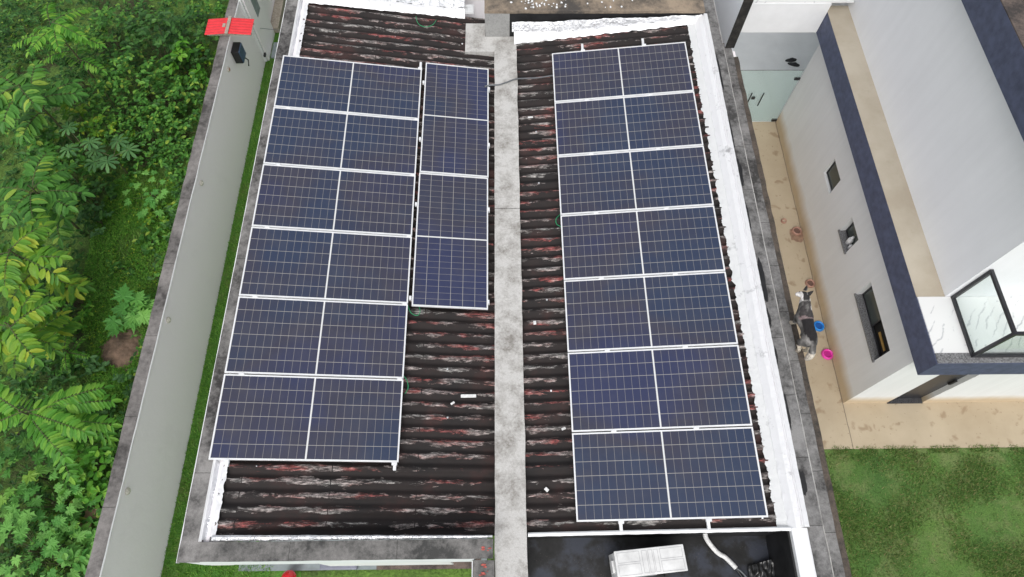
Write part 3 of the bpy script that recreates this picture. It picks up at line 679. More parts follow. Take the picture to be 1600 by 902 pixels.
# ------------------------------------------------------------------ left boundary wall and things on it
lw = empty('boundary_wall', (-5.8, 5, 0)); tag(lw, 'long pale rendered boundary wall with mouldy grey coping beside the jungle', 'wall')
P(MB().box(-5.875, -5.72, -3, 30, -0.3, 1.79), 'wall_panel', M['wall_inner'], lw)
P(rough_strip(-5.895, -5.700, -3, 30, 1.835, 0.045, 4, 260, 0.012, 12), 'coping', M['coping_left'], lw)
P(MB().grid(lambda u, v: (-5.698 + 0.012 * u + noise.noise((v * 60, 1, 0)) * 0.006, -3 + 33 * v, 1.836 - 0.02 * u), 1, 300), 'drip_edge', M['white_paint'], lw)
for i, (y, z, nm) in enumerate(((10.12, 1.57, 'white round wall lamp on the pale wall just below the red canopy'), (7.25, 1.58, 'second white round wall lamp below the red canopy'), (4.42, 1.6, 'third white round wall lamp, level with the big-leaved plant'), (1.60, 1.61, 'lowest white round wall lamp near the bottom of the wall'))):
    root = empty('wall_lamp', (-5.72, y, z))
    MB().lathe([(0.055, 0.0), (0.055, 0.02), (0.045, 0.035), (0.038, 0.035)], (0, 0, 0), 20, 'X').build('bezel', M['lamp_white'], root, smooth=False)
    MB().lathe([(0.036, 0.03), (0.03, 0.042), (0.012, 0.048)], (0, 0, 0), 16, 'X').build('diffuser', M['clay'] if i == 0 else M['lamp_white'], root, smooth=True)
    tag(root, nm, 'wall lamp', 'round lamps along the pale wall')
# red canopy straddling the wall
cn = empty('canopy', (-5.7, 10.95, 1.84)); tag(cn, 'small red ribbed gable canopy straddling the top of the pale wall', 'canopy')
def slope(x0, x1, z0, z1):
    return MB().grid(lambda u, v: (x0 + (x1 - x0) * u, 10.72 + 0.46 * v, z0 + (z1 - z0) * u + 0.010 * abs(math.sin(v * PI * 6))), 2, 72)
P(slope(-6.17, -5.70, 1.93, 1.97), 'roof_sheet', M['red_sheet'], cn); P(slope(-5.70, -5.21, 1.97, 1.93), 'roof_sheet', M['red_sheet'], cn)
P(MB().box(-5.735, -5.665, 10.70, 11.20, 1.975, 1.995), 'ridge_board', M['ridge_tan'], cn, bevel=0.006)
P(MB().box(-6.15, -5.23, 10.78, 10.82, 1.86, 1.89), 'batten', M['ridge_tan'], cn); P(MB().box(-6.15, -5.23, 11.08, 11.12, 1.86, 1.89), 'batten', M['ridge_tan'], cn)
P(MB().box(-5.82, -5.76, 10.9, 11.0, 1.80, 1.98), 'post', M['ridge_tan'], cn)
bx = empty('intercom_box', (-5.72, 10.95, 1.4)); tag(bx, 'dark blue and black box mounted on the pale wall under the red canopy', 'box')
P(MB().box(-5.72, -5.56, 10.55, 10.85, 1.30, 1.62), 'casing', M['black'], bx, bevel=0.01)
P(MB().box(-5.56, -5.545, 10.56, 10.84, 1.31, 1.61), 'front', M['box_blue'], bx, bevel=0.004)
P(MB().tube([(-5.548, 10.7, 1.32), (-5.52, 10.74, 1.22), (-5.53, 10.66, 1.12)], 0.014, 8), 'cable', M['black'], bx)
# pillar by the gate at the top
pl = empty('wall_pillar', (-5.65, 12.4, 0)); tag(pl, 'pale rendered pillar with a grey panel against the boundary wall at the top', 'pillar')
P(MB().box(-5.80, -5.63, 11.94, 12.85, 0, 3.0), 'shaft', M['wall_inner'], pl)
P(MB().box(-5.63, -5.618, 12.28, 12.58, 1.0, 2.4), 'meter_panel', M['slate'], pl)
P(MB().box(-5.72, -5.66, 11.86, 11.93, 0.05, 2.6), 'downpipe', M['white_paint'], pl)
P(MB().box(-5.66, -5.62, 11.80, 11.90, 0.25, 0.30), 'latch', M['black'], pl)
o = MB().box(-5.60, -4.9, 12.0, 12.5, 0, 0.05).build('paving_slab', M['slate'], bevel=0.01); tag(o, 'blue-grey paving slab in the grass beside the pillar', 'paving slab')
o = MB().box(-5.72, -5.50, 12.86, 16, 0, 0.18).build('kerb', M['ridge_tan'], bevel=0.015); tag(o, 'weathered concrete kerb running up the grass beyond the pillar', 'kerb')
cord('thin_cable', [(-5.62, 12.15, 0.8), (-5.0, 12.3, 0.6), (-4.3, 12.35, 0.7), (-3.92, 12.4, 0.9)], 0.006, M['cable'], 'thin cable strung across the grass at the top left', 'cable', None, 5)

# things on the path below the front parapet
o = MB().box(-3.08, -2.46, 0.535, 0.72, 0.012, 0.10).build('storage_lid', plain('dull_violet_grey', (0.22, 0.23, 0.29), 0.5), bevel=0.02); tag(o, 'blue-grey plastic lid on the path below the front parapet', 'lid')
o = MB().grid(lambda u, v: (-2.15 + 1.75 * u, 0.53 + 0.3 * v, 0.016 + 0.008 * noise.noise((u * 30, v * 5, 0))), 60, 10).build('wet_floor', M['gravel_dark']); tag(o, kind='structure')
mb = MB(); mb.lathe([(0.02, 0.0), (0.07, 0.03), (0.098, 0.10), (0.10, 0.16), (0.085, 0.23), (0.05, 0.27), (0.01, 0.285)], (0, 0, 0), 24); o = mb.build('ball', M['red_gloss'], smooth=True)
o.location = (-3.58, 0.44, 0.02); o.scale = (1.2, 1.2, 1.6); o.rotation_euler = (0.1, 0.25, 0); tag(o, 'shiny red rounded toy on the grass at the bottom edge', 'toy')
mb = MB(); mb.lathe([(0.01, -0.08), (0.05, -0.062), (0.078, -0.02), (0.078, 0.02), (0.05, 0.062), (0.01, 0.08)], (9.28, 0.27, 0.08), 20); o = mb.build('ball', M['pink_plastic'], smooth=True)
tag(o, 'pink ball on the lawn at the lower right corner', 'ball')

# ------------------------------------------------------------------ right boundary wall
rw = empty('boundary_wall', (4.3, 5, 0)); tag(rw, 'grey topped old boundary wall with brown crusted edge between the two houses', 'wall')
P(MB().box(3.96, 4.63, -4, 9.80, 0, 2.36), 'wall_body', M['wall_inner'], rw)
P(rough_strip(3.96, 4.555, -4, 9.97, 2.405, 0.045, 6, 200, 0.010, 16), 'coping', M['coping_right'], rw)
P(rough_strip(4.56, 4.655, -4, 9.62, 2.385, 0.045, 3, 240, 0.014, 18), 'edge_strip', M['brown_edge'], rw)
P(MB().grid(lambda u, v: (4.652 + 0.010 * u + noise.noise((v * 70, 7, 0)) * 0.006, -4 + 13.5 * v, 2.384 - 0.03 * u), 1, 240), 'drip_edge', M['white_paint'], rw)
tw = empty('tall_wall', (4.5, 12, 0)); tag(tw, 'tall pale grey wall with blackened end at the top of the passage', 'wall')
P(MB().box(4.43, 4.60, 9.85, 18, 0, 5.2), 'wall_panel', M['tallwall'], tw)
P(MB().box(4.428, 4.602, 9.825, 9.848, 2.41, 5.2), 'end_face', M['darkend'], tw)

# ------------------------------------------------------------------ neighbouring white house
nh = empty('white_house', (9, 6, 0)); tag(nh, 'modern white two storey house with navy blue fascias and beige ledge', 'house')
def wall_x(x, y0, y1, z0, z1, holes, depth, mb):
    ys = sorted({y0, y1, *[h[0] for h in holes], *[h[1] for h in holes]}); zs = sorted({z0, z1, *[h[2] for h in holes], *[h[3] for h in holes]})
    for a, b in zip(ys, ys[1:]):
        for c, d in zip(zs, zs[1:]):
            if any(h[0] <= a and b <= h[1] and h[2] <= c and d <= h[3] for h in holes): continue
            mb.quad((x, b, c), (x, a, c), (x, a, d), (x, b, d))
    for (a, b, c, d) in holes:
        X = x + depth
        mb.quad((x, a, c), (x, b, c), (X, b, c), (X, a, c)); mb.quad((x, b, d), (x, a, d), (X, a, d), (X, b, d))
        mb.quad((x, a, d), (x, a, c), (X, a, c), (X, a, d)); mb.quad((x, b, c), (x, b, d), (X, b, d), (X, b, c))
HW = [(7.095, 7.60, 1.33, 1.80), (5.78, 6.255, 1.35, 1.83), (3.67, 4.935, 1.325, 1.84)]
mb = MB(); wall_x(6.37, 3.30, 10.0, 0, 2.6, HW, 0.14, mb)
y = 3.30   # front wall with door opening
for (a, b, c, d) in ((6.37, 7.19, 0, 2.6), (7.19, 7.86, 2.05, 2.6), (7.86, 14, 0, 2.6)):
    mb.quad((a, y, c), (b, y, c), (b, y, d), (a, y, d))
mb.quad((7.19, 3.3, 0), (7.19, 3.3, 2.05), (7.19, 3.40, 2.05), (7.19, 3.40, 0)); mb.quad((7.86, 3.3, 2.05), (7.86, 3.3, 0), (7.86, 3.40, 0), (7.86, 3.40, 2.05))
mb.quad((7.19, 3.3, 2.05), (7.86, 3.3, 2.05), (7.86, 3.40, 2.05), (7.19, 3.40, 2.05)); mb.quad((6.37, 10, 0), (14, 10, 0), (14, 10, 2.6), (6.37, 10, 2.6))
P(mb, 'wall', M['housewall'], nh)
P(MB().box(6.52, 13.9, 3.56, 9.9, 0.02, 2.55), 'room_shade', M['room_shade'], nh)  # solid near-black box, painted shade in place of the unlit rooms
P(MB().box(7.195, 7.855, 3.385, 3.44, 0.03, 2.05), 'door', M['darkmetal'], nh)
P(MB().box(7.195, 7.855, 3.28, 3.384, 0.0, 0.035), 'threshold', M['granite'], nh)
P(MB().box(7.79, 7.83, 3.345, 3.385, 0.95, 1.15), 'door_handle', M['black'], nh)
for i, (a, b, c, d) in enumerate(HW):
    X = 6.37
    fr = MB(); t_ = 0.025; xf = X + (0.045 if i == 0 else 0.10)
    fr.box(xf, xf + 0.03, a, b, c + 0.02, c + 0.02 + t_); fr.box(xf, xf + 0.03, a, b, d - t_, d); fr.box(xf, xf + 0.03, a, a + t_, c + 0.02 + t_, d - t_); fr.box(xf, xf + 0.03, b - t_, b, c + 0.02 + t_, d - t_)
    if i == 2: fr.box(xf, xf + 0.03, (a + b) / 2 - 0.012, (a + b) / 2 + 0.012, c + 0.02 + t_, d - t_)
    f = P(fr, 'window', M['darkmetal'], nh)
    if i != 2: SP(MB().box(xf + 0.012, xf + 0.018, a + t_, b - t_, c + 0.02 + t_, d - t_), 'pane', M['pane'], f, nh)
    else: SP(MB().box(xf + 0.012, xf + 0.018, (a + b) / 2, b - t_, c + 0.02 + t_, d - t_), 'pane', M['pane'], f, nh)
    if i: SP(MB().box(X - 0.03, xf + 0.001, a - 0.02, b + 0.02, c - 0.018, c + 0.012), 'sill', M['granite_light'], f, nh)
P(MB().box(6.50, 6.515, 3.80, 4.14, 1.45, 1.50), 'wooden_slat', M['wood_yellow'], nh)
# white bottle-like things behind the middle window
mb = MB(); mb.lathe([(0.05, 0), (0.055, 0.12), (0.03, 0.17), (0.02, 0.22)], (6.45, 5.98, 1.37), 14); mb.lathe([(0.03, 0), (0.03, 0.08), (0.012, 0.12)], (6.44, 5.87, 1.37), 12)
for q in split(mb): P(q, 'bottle', M['white_paint'], nh, smooth=True)
# lower fascia and ledge
mb = MB(); mb.box(6.20, 14, 3.00, 10.21, 2.60, 3.09); P(mb, 'fascia', M['navy'], nh)
P(MB().quad((6.203, 4.06, 3.096), (6.70, 4.06, 3.096), (6.70, 10.207, 3.096), (6.203, 10.207, 3.096)), 'ledge', M['beige'], nh)
P(MB().box(6.212, 14, 3.165, 4.058, 3.08, 3.104), 'balcony_floor', M['marble'], nh)
P(MB().box(6.212, 14, 3.01, 3.162, 3.08, 3.108), 'balcony_kerb', M['granite_light'], nh)
P(MB().box(6.635, 14, 4.062, 19, 3.05, 5.5), 'upper_wall', M['upper_render'], nh)
P(MB().box(6.47, 14.2, 3.85, 20, 5.47, 5.97), 'upper_fascia', M['navy'], nh)
P(MB().box(6.475, 14.1, 3.90, 19.9, 5.965, 5.985), 'roof', M['gravel_dark'], nh)
# porch
mb = MB(); mb.box(4.62, 6.19, 10.02, 10.75, 2.62, 3.30); mb.box(6.19, 14, 10.215, 10.75, 2.62, 3.05); P(mb, 'porch_beam', M['white_paint'], nh)
P(MB().box(4.61, 6.61, 10.04, 10.78, 3.302, 3.318), 'porch_capping', M['marble'], nh)
# glass guard of the balcony
gg = empty('glass_railing', (6.73, 3.1, 3.1)); tag(gg, 'glass balcony railing in a dark metal frame above the navy fascia', 'railing')
mb = MB(); t_ = 0.022
for y in (3.11, 4.03): mb.box(6.73 - t_, 6.73 + t_, y - t_, y + t_, 3.105, 4.0)
mb.box(6.73 - t_, 6.73 + t_, 3.11 + t_, 4.03 - t_, 3.105, 3.105 + 2 * t_); mb.box(6.73 - t_, 6.73 + t_, 3.11 + t_, 4.03 - t_, 4.0 - 2 * t_, 4.0)
mb.box(6.73 + t_, 12, 3.11 - t_, 3.11 + t_, 3.105, 3.105 + 2 * t_); mb.box(6.73 + t_, 12, 3.11 - t_, 3.11 + t_, 4.0 - 2 * t_, 4.0)
P(mb, 'frame', M['darkmetal'], gg)
P(MB().box(6.726, 6.734, 3.13, 4.01, 3.145, 3.96), 'pane', M['glass'], gg); P(MB().box(6.75, 12, 3.106, 3.114, 3.145, 3.96), 'pane', M['glass'], gg)
# glass gate of the passage
gt = empty('glass_gate', (5.5, 10.0, 0)); tag(gt, 'frameless greenish glass double gate closing the passage beside the white house', 'gate')
for (a, b) in ((4.66, 5.56), (5.566, 6.35)):
    leaf = P(MB().box(a, b, 9.995, 10.005, 0.03, 1.63), 'gate_leaf', M['gateglass'], gt)
    mb = MB(); mb.box(a, b, 9.993, 10.007, 1.63, 1.638); SP(mb, 'top_edge', M['granite_light'], leaf, gt)
    hx = 5.46 if a < 5 else 5.72
    SP(MB().tube([(hx, 9.94, 0.62), (hx, 9.94, 1.02)], 0.013, 8), 'handle', M['black'], leaf, gt)
P(MB().box(5.53, 5.60, 9.975, 10.02, 0.78, 0.84), 'lock', M['black'], gt)
for z in (1.36, 0.04): P(MB().box(6.25, 6.365, 9.98, 10.02, z, z + 0.06), 'hinge', M['black'], gt)
# flip-flops
for i, (x, y, a, lab) in enumerate(((7.10, 11.90, -1.45, 'upper dark flip-flop lying on the white floor behind the glass gate'), (7.14, 11.76, -1.85, 'lower dark flip-flop lying on the white floor behind the glass gate'))):
    root = empty('flip_flop', (x, y, 0.012), (0, 0, a)); n = 20; vs = []
    for z in (0.0, 0.02):
        for k in range(n):
            t = 2 * PI * k / n; q = 0.052 + 0.010 * math.sin(t)
            vs.append((q * math.cos(t), 0.145 * math.sin(t), z))
    MB().add(vs, [tuple(range(n - 1, -1, -1)), tuple(range(n, 2 * n))] + [(k, (k + 1) % n, n + (k + 1) % n, n + k) for k in range(n)]).build('sole', M['black'], root)
    MB().tube([(-0.048, -0.01, 0.02), (-0.03, 0.04, 0.05), (0, 0.09, 0.022), (0.03, 0.04, 0.05), (0.048, -0.01, 0.02)], 0.008, 6).build('strap', M['black'], root)
    tag(root, lab, 'flip-flop', 'pair of flip-flops')
# bowls on the patio
def bowl(x, y, r, mat, inner, label):
    root = empty('pet_bowl', (x, y, 0.009))
    MB().lathe([(r * 0.95, 0), (r, 0.01), (r * 0.82, 0.055), (r * 0.74, 0.058), (r * 0.62, 0.02), (r * 0.60, 0.016)], (0, 0, 0), 28).build('bowl', mat, root, smooth=True)
    MB().lathe([(r * 0.64, 0.022), (r * 0.60, 0.024), (r * 0.1, 0.024)], (0, 0, 0), 24).build('bowl_bottom', inner, root)
    tag(root, label, 'pet bowl', 'bowls on the tan patio')
bowl(6.24, 4.86, 0.115, M['blue_plastic'], M['blue_shade'], 'bright blue pet bowl on the tan floor beside the dog')
bowl(6.28, 4.27, 0.115, M['pink_plastic'], M['pink_shade'], 'bright pink pet bowl on the tan floor below the dog')
bowl(6.27, 5.80, 0.10, M['clay'], M['clay_shade'], 'terracotta coloured bowl on the tan floor just above the dog')
bowl(6.25, 7.04, 0.11, M['clay'], M['clay_shade'], 'terracotta coloured bowl in a damp stain opposite the middle window')
bowl(6.02, 7.29, 0.06, M['clay'], M['patio'], 'small pale dish ring on the tan floor above the upper bowl')
mb = MB(); blob(mb, 6.24, 6.98, 0.0105, 0.16, 0.17, 3, 24); o = mb.build('damp_stain', plain('damp_reddish_floor', (0.30, 0.19, 0.13), 0.6, 0, 0.2, 10)); tag(o, kind='structure')
# ------------------------------------------------------------------ the dog standing on the wall
def build_dog():
    V = []; Ed = []; Rr = []
    def node(p, r, parent=None):
        V.append(p); Rr.append(r); i = len(V) - 1
        if parent is not None: Ed.append((parent, i))
        return i
    x = 4.605
    pel = node((x + .01, 3.57, 2.80), .100)
    m1 = node((x, 3.68, 2.81), .102, pel); m2 = node((x - .005, 3.80, 2.80), .110, m1); ch = node((x - .01, 3.93, 2.79), .128, m2)
    sh = node((x - .01, 4.01, 2.83), .118, ch); nk = node((x - .02, 4.09, 2.92), .092, sh); nk2 = node((x - .03, 4.15, 2.98), .080, nk)
    hd = node((x - .045, 4.205, 3.02), .080, nk2); st = node((x - .095, 4.222, 3.00), .050, hd); mz = node((x - .135, 4.232, 2.985), .034, st); node((x - .165, 4.238, 2.98), .024, mz)
    for s_, ox in ((-1, -.005), (1, 0)):
        a = node((x + s_ * .075, 3.97, 2.73), .058, ch); b = node((x + s_ * .070 + ox, 3.93, 2.62), .042, a); c = node((x + s_ * .058 + ox, 3.97, 2.50), .028, b)
        d = node((x + s_ * .052 + ox, 3.985, 2.435), .028, c); node((x + s_ * .052 + ox, 4.03, 2.425), .026, d)
        a = node((x + s_ * .070, 3.55, 2.72), .074, pel); b = node((x + s_ * .075 + ox, 3.61, 2.61), .050, a); c = node((x + s_ * .060 + ox, 3.50, 2.52), .030, b)
        d = node((x + s_ * .052 + ox, 3.515, 2.435), .027, c); node((x + s_ * .052 + ox, 3.56, 2.425), .026, d)
    t1 = node((x + .015, 3.47, 2.82), .045, pel); t2 = node((x + .02, 3.40, 2.76), .055, t1); t3 = node((x + .02, 3.36, 2.66), .062, t2); t4 = node((x + .01, 3.35, 2.56), .045, t3); node((x, 3.36, 2.50), .018, t4)
    me = bpy.data.meshes.new('d'); me.from_pydata(V, Ed, []); me.update()
    o = bpy.data.objects.new('d', me); col.objects.link(o)
    sk = o.modifiers.new('s', 'SKIN'); sk.use_smooth_shade = True
    for i, v in enumerate(me.skin_vertices[0].data):
        v.radius = (Rr[i], Rr[i]); v.use_root = (i == 0)
    o.modifiers.new('u', 'SUBSURF').levels = 3
    dg = bpy.context.evaluated_depsgraph_get(); me2 = bpy.data.meshes.new_from_object(o.evaluated_get(dg))
    bpy.data.objects.remove(o)
    bm = bmesh.new(); bm.from_mesh(me2)
    def ear(b, tip, w_):
        b = Vector(b); tip = Vector(tip); d = (tip - b).normalized(); s1 = d.cross(Vector((0, 0, 1))).normalized(); s2 = d.cross(s1)
        ring = [bm.verts.new(b + (s1 * math.cos(a) * w_ + s2 * math.sin(a) * w_ * .45)) for a in [k * PI / 4 for k in range(8)]]
        mid = [bm.verts.new(b.lerp(tip, .55) + (s1 * math.cos(a) * w_ * .62 + s2 * math.sin(a) * w_ * .3)) for a in [k * PI / 4 for k in range(8)]]
        tv = bm.verts.new(tip)
        for k in range(8):
            bm.faces.new((ring[k], ring[(k + 1) % 8], mid[(k + 1) % 8], mid[k])); bm.faces.new((mid[k], mid[(k + 1) % 8], tv))
    ear((x - .045, 4.255, 3.075), (x - .045, 4.30, 3.165), .034); ear((x - .01, 4.185, 3.085), (x + .03, 4.20, 3.175), .034)
    bm.to_mesh(me2); bm.free()
    a = me2.color_attributes.new('fur', 'FLOAT_COLOR', 'POINT')
    hc = Vector((x - .045, 4.205, 3.02))
    for i, v in enumerate(me2.vertices):
        p = v.co; n = noise.noise((p.x * 14, p.y * 9, p.z * 9)); n2 = noise.noise((p.x * 40, p.y * 30, p.z * 30))
        g = 0.15 + 0.20 * n
        c = [g, g * .96, g * .92]
        cream = [.62, .55, .45]; black = [.018, .016, .017]; white = [.74, .72, .70]
        if p.z > 2.855 + .02 * n and 3.52 < p.y < 3.86: c = black[:]
        elif p.y > 3.86 and p.z > 2.86 and p.y < 4.1 and n > -.05: c = [.05, .045, .045]
        elif 3.86 < p.y < 3.93 and p.z > 2.84: c = [.24, .18, .18]
        if p.z < 2.60 + .05 * n: c = cream
        if p.z < 2.70 and abs(p.x - x) < .05 and p.y > 3.5: c = cream
        if p.y < 3.43 and p.z < 2.74 + .03 * n: c = [.66, .60, .52]
        if p.y > 4.11:
            q = p - hc
            if p.x < x - .085: c = white[:]
            elif p.z > 3.03 and n > -.25: c = [.03, .028, .028]
            else: c = [.35, .34, .34] if n < .1 else white[:]
            if p.x < x - .172: c = black[:]
            if p.z > 3.095: c = [.03, .027, .027]
            if p.y < 4.16 and p.x > x + .02: c = white[:]
        if 4.0 < p.y < 4.14 and p.x > x + .045 and p.z > 2.83: c = white[:] if n > -.1 else c
        k = 1 + .6 * n2
        a.data[i].color = (min(1, c[0] * k), min(1, c[1] * k), min(1, c[2] * k), 1)
    for pl_ in me2.polygons: pl_.use_smooth = True
    me2.name = 'dog'
    t = NT('husky_fur'); at_ = t.n('Attribute', attribute_name='fur'); g = t.geo()
    t.set(Base_Color=at_.outputs['Color'], Roughness=0.9); t.bump(t.noise(t.mapped(g, (2.5, 1, 1)), 60, 4, 0.8), 0.9, 0.012)
    me2.materials.clear(); me2.materials.append(t.m)
    d = bpy.data.objects.new('dog', me2); col.objects.link(d)
    d.location = (0, -0.06, 0); d['label'] = 'black grey and cream husky dog standing on the brown edge of the wall'; d['category'] = 'dog'
    mb = MB()
    for (ex, ey, ez) in ((x - .112, 4.252, 3.028), (x - .104, 4.192, 3.032)): mb.lathe([(.001, -.008), (.007, -.004), (.008, 0), (.007, .004), (.001, .008)], (ex, ey, ez), 8)
    e = mb.build('eyes', M['black'], d, smooth=True)
build_dog()

# ------------------------------------------------------------------ plants outside the wall
rnd = random.Random(21)
OV = [(0.0, 0.0), (0.22, 0.75), (0.55, 1.0), (0.84, 0.62), (1.0, 0.0)]
LN = [(0.0, 0.0), (0.2, 0.7), (0.5, 1.0), (0.8, 0.72), (1.0, 0.0)]
OB = [(0.0, 0.0), (0.35, 0.55), (0.7, 1.0), (0.92, 0.7), (1.0, 0.0)]
def leaf(mb, p, d, nrm, L, W, prof=OV, droop=0.25, fold=0.18):
    d = d.normalized(); s_ = d.cross(nrm)
    if s_.length < 1e-3: s_ = Vector((1, 0, 0))
    s_.normalize(); n_ = s_.cross(d); k = len(mb.v)
    if n_.z < 0: n_ = -n_
    mid = []; L_ = []; R_ = []
    for t, w_ in prof:
        c = p + d * (L * t) - Vector((0, 0, droop * L * t * t)); mid.append(c)
        if 0 < t < 1:
            L_.append(c + s_ * (W * w_ * .5) + n_ * (fold * W * w_)); R_.append(c - s_ * (W * w_ * .5) + n_ * (fold * W * w_))
    m_ = len(mid); mb.v += [tuple(q) for q in mid + L_ + R_]
    a = k + m_; b = a + m_ - 2
    mb.f += [(k, k + 1, a), (k, b, k + 1)]
    for i in range(1, m_ - 2):
        mb.f += [(k + i, k + i + 1, a + i, a + i - 1), (k + i, b + i - 1, b + i, k + i + 1)]
    mb.f += [(k + m_ - 2, k + m_ - 1, a + m_ - 3), (k + m_ - 2, b + m_ - 3, k + m_ - 1)]
STAR = []
for i_, (ang, rr) in enumerate([(0, 1.0), (14, .62), (24, .70), (34, .44), (50, .86), (62, .52), (72, .62), (84, .42), (102, .78), (118, .48), (132, .50), (155, .50), (172, .2)]):
    STAR.append((ang, rr))
STAR = STAR + [(360 - a, r) for a, r in reversed(STAR[1:])]
def starleaf(mb, p, d, nrm, S):
    d = d.normalized(); s_ = d.cross(nrm).normalized(); n_ = s_.cross(d)
    if n_.z < 0: n_ = -n_
    c = p + d * S * .38; k = len(mb.v); mb.v.append(tuple(c + n_ * S * -.03))
    for a, r in STAR:
        r *= rnd.uniform(.9, 1.08); q = c + d * (math.cos(R(a)) * r * S * .55) + s_ * (math.sin(R(a)) * r * S * .55)
        q = q - Vector((0, 0, (r * r) * S * .12)) + n_ * (S * .03 * math.cos(R(a * 5)))
        mb.v.append(tuple(q))
    n = len(STAR)
    for i in range(n): mb.f.append((k, k + 1 + i, k + 1 + (i + 1) % n))
def arc(p, d, L, droop, n):
    pts = []; q = Vector(p); dd = Vector(d).normalized()
    for i in range(n + 1):
        pts.append(q.copy()); q = q + dd * (L / n); dd = (dd - Vector((0, 0, droop / n))).normalized()
    return pts
def frond(lm, sm, p, d, L, pairs, ll, prof, wr=0.36, droop=0.9):
    pts = arc(p, d, L, droop, pairs + 2); sm.tube(pts, 0.008, 5, 0.003)
    for i in range(2, len(pts)):
        t = (pts[i] - pts[i - 1]).normalized(); side = t.cross(Vector((0, 0, 1)))
        if side.length < 1e-3: continue
        side.normalize(); up = side.cross(t)
        sc = math.sin(PI * min(1, (0.25 + 0.75 * i / len(pts)))) * .5 + .62
        for s_ in (-1, 1):
            if rnd.random() < .05: continue
            dd = side * s_ + t * rnd.uniform(.3, .6) - Vector((0, 0, rnd.uniform(-.1, .28)))
            leaf(lm, pts[i], dd, up + side * s_ * rnd.uniform(-.5, .2), ll * sc * rnd.uniform(.85, 1.1), ll * wr * sc * rnd.uniform(.8, 1.1), prof, rnd.uniform(.1, .4), .12)
    leaf(lm, pts[-1], (pts[-1] - pts[-2]), Vector((0, 0, 1)), ll * .8, ll * wr, prof)
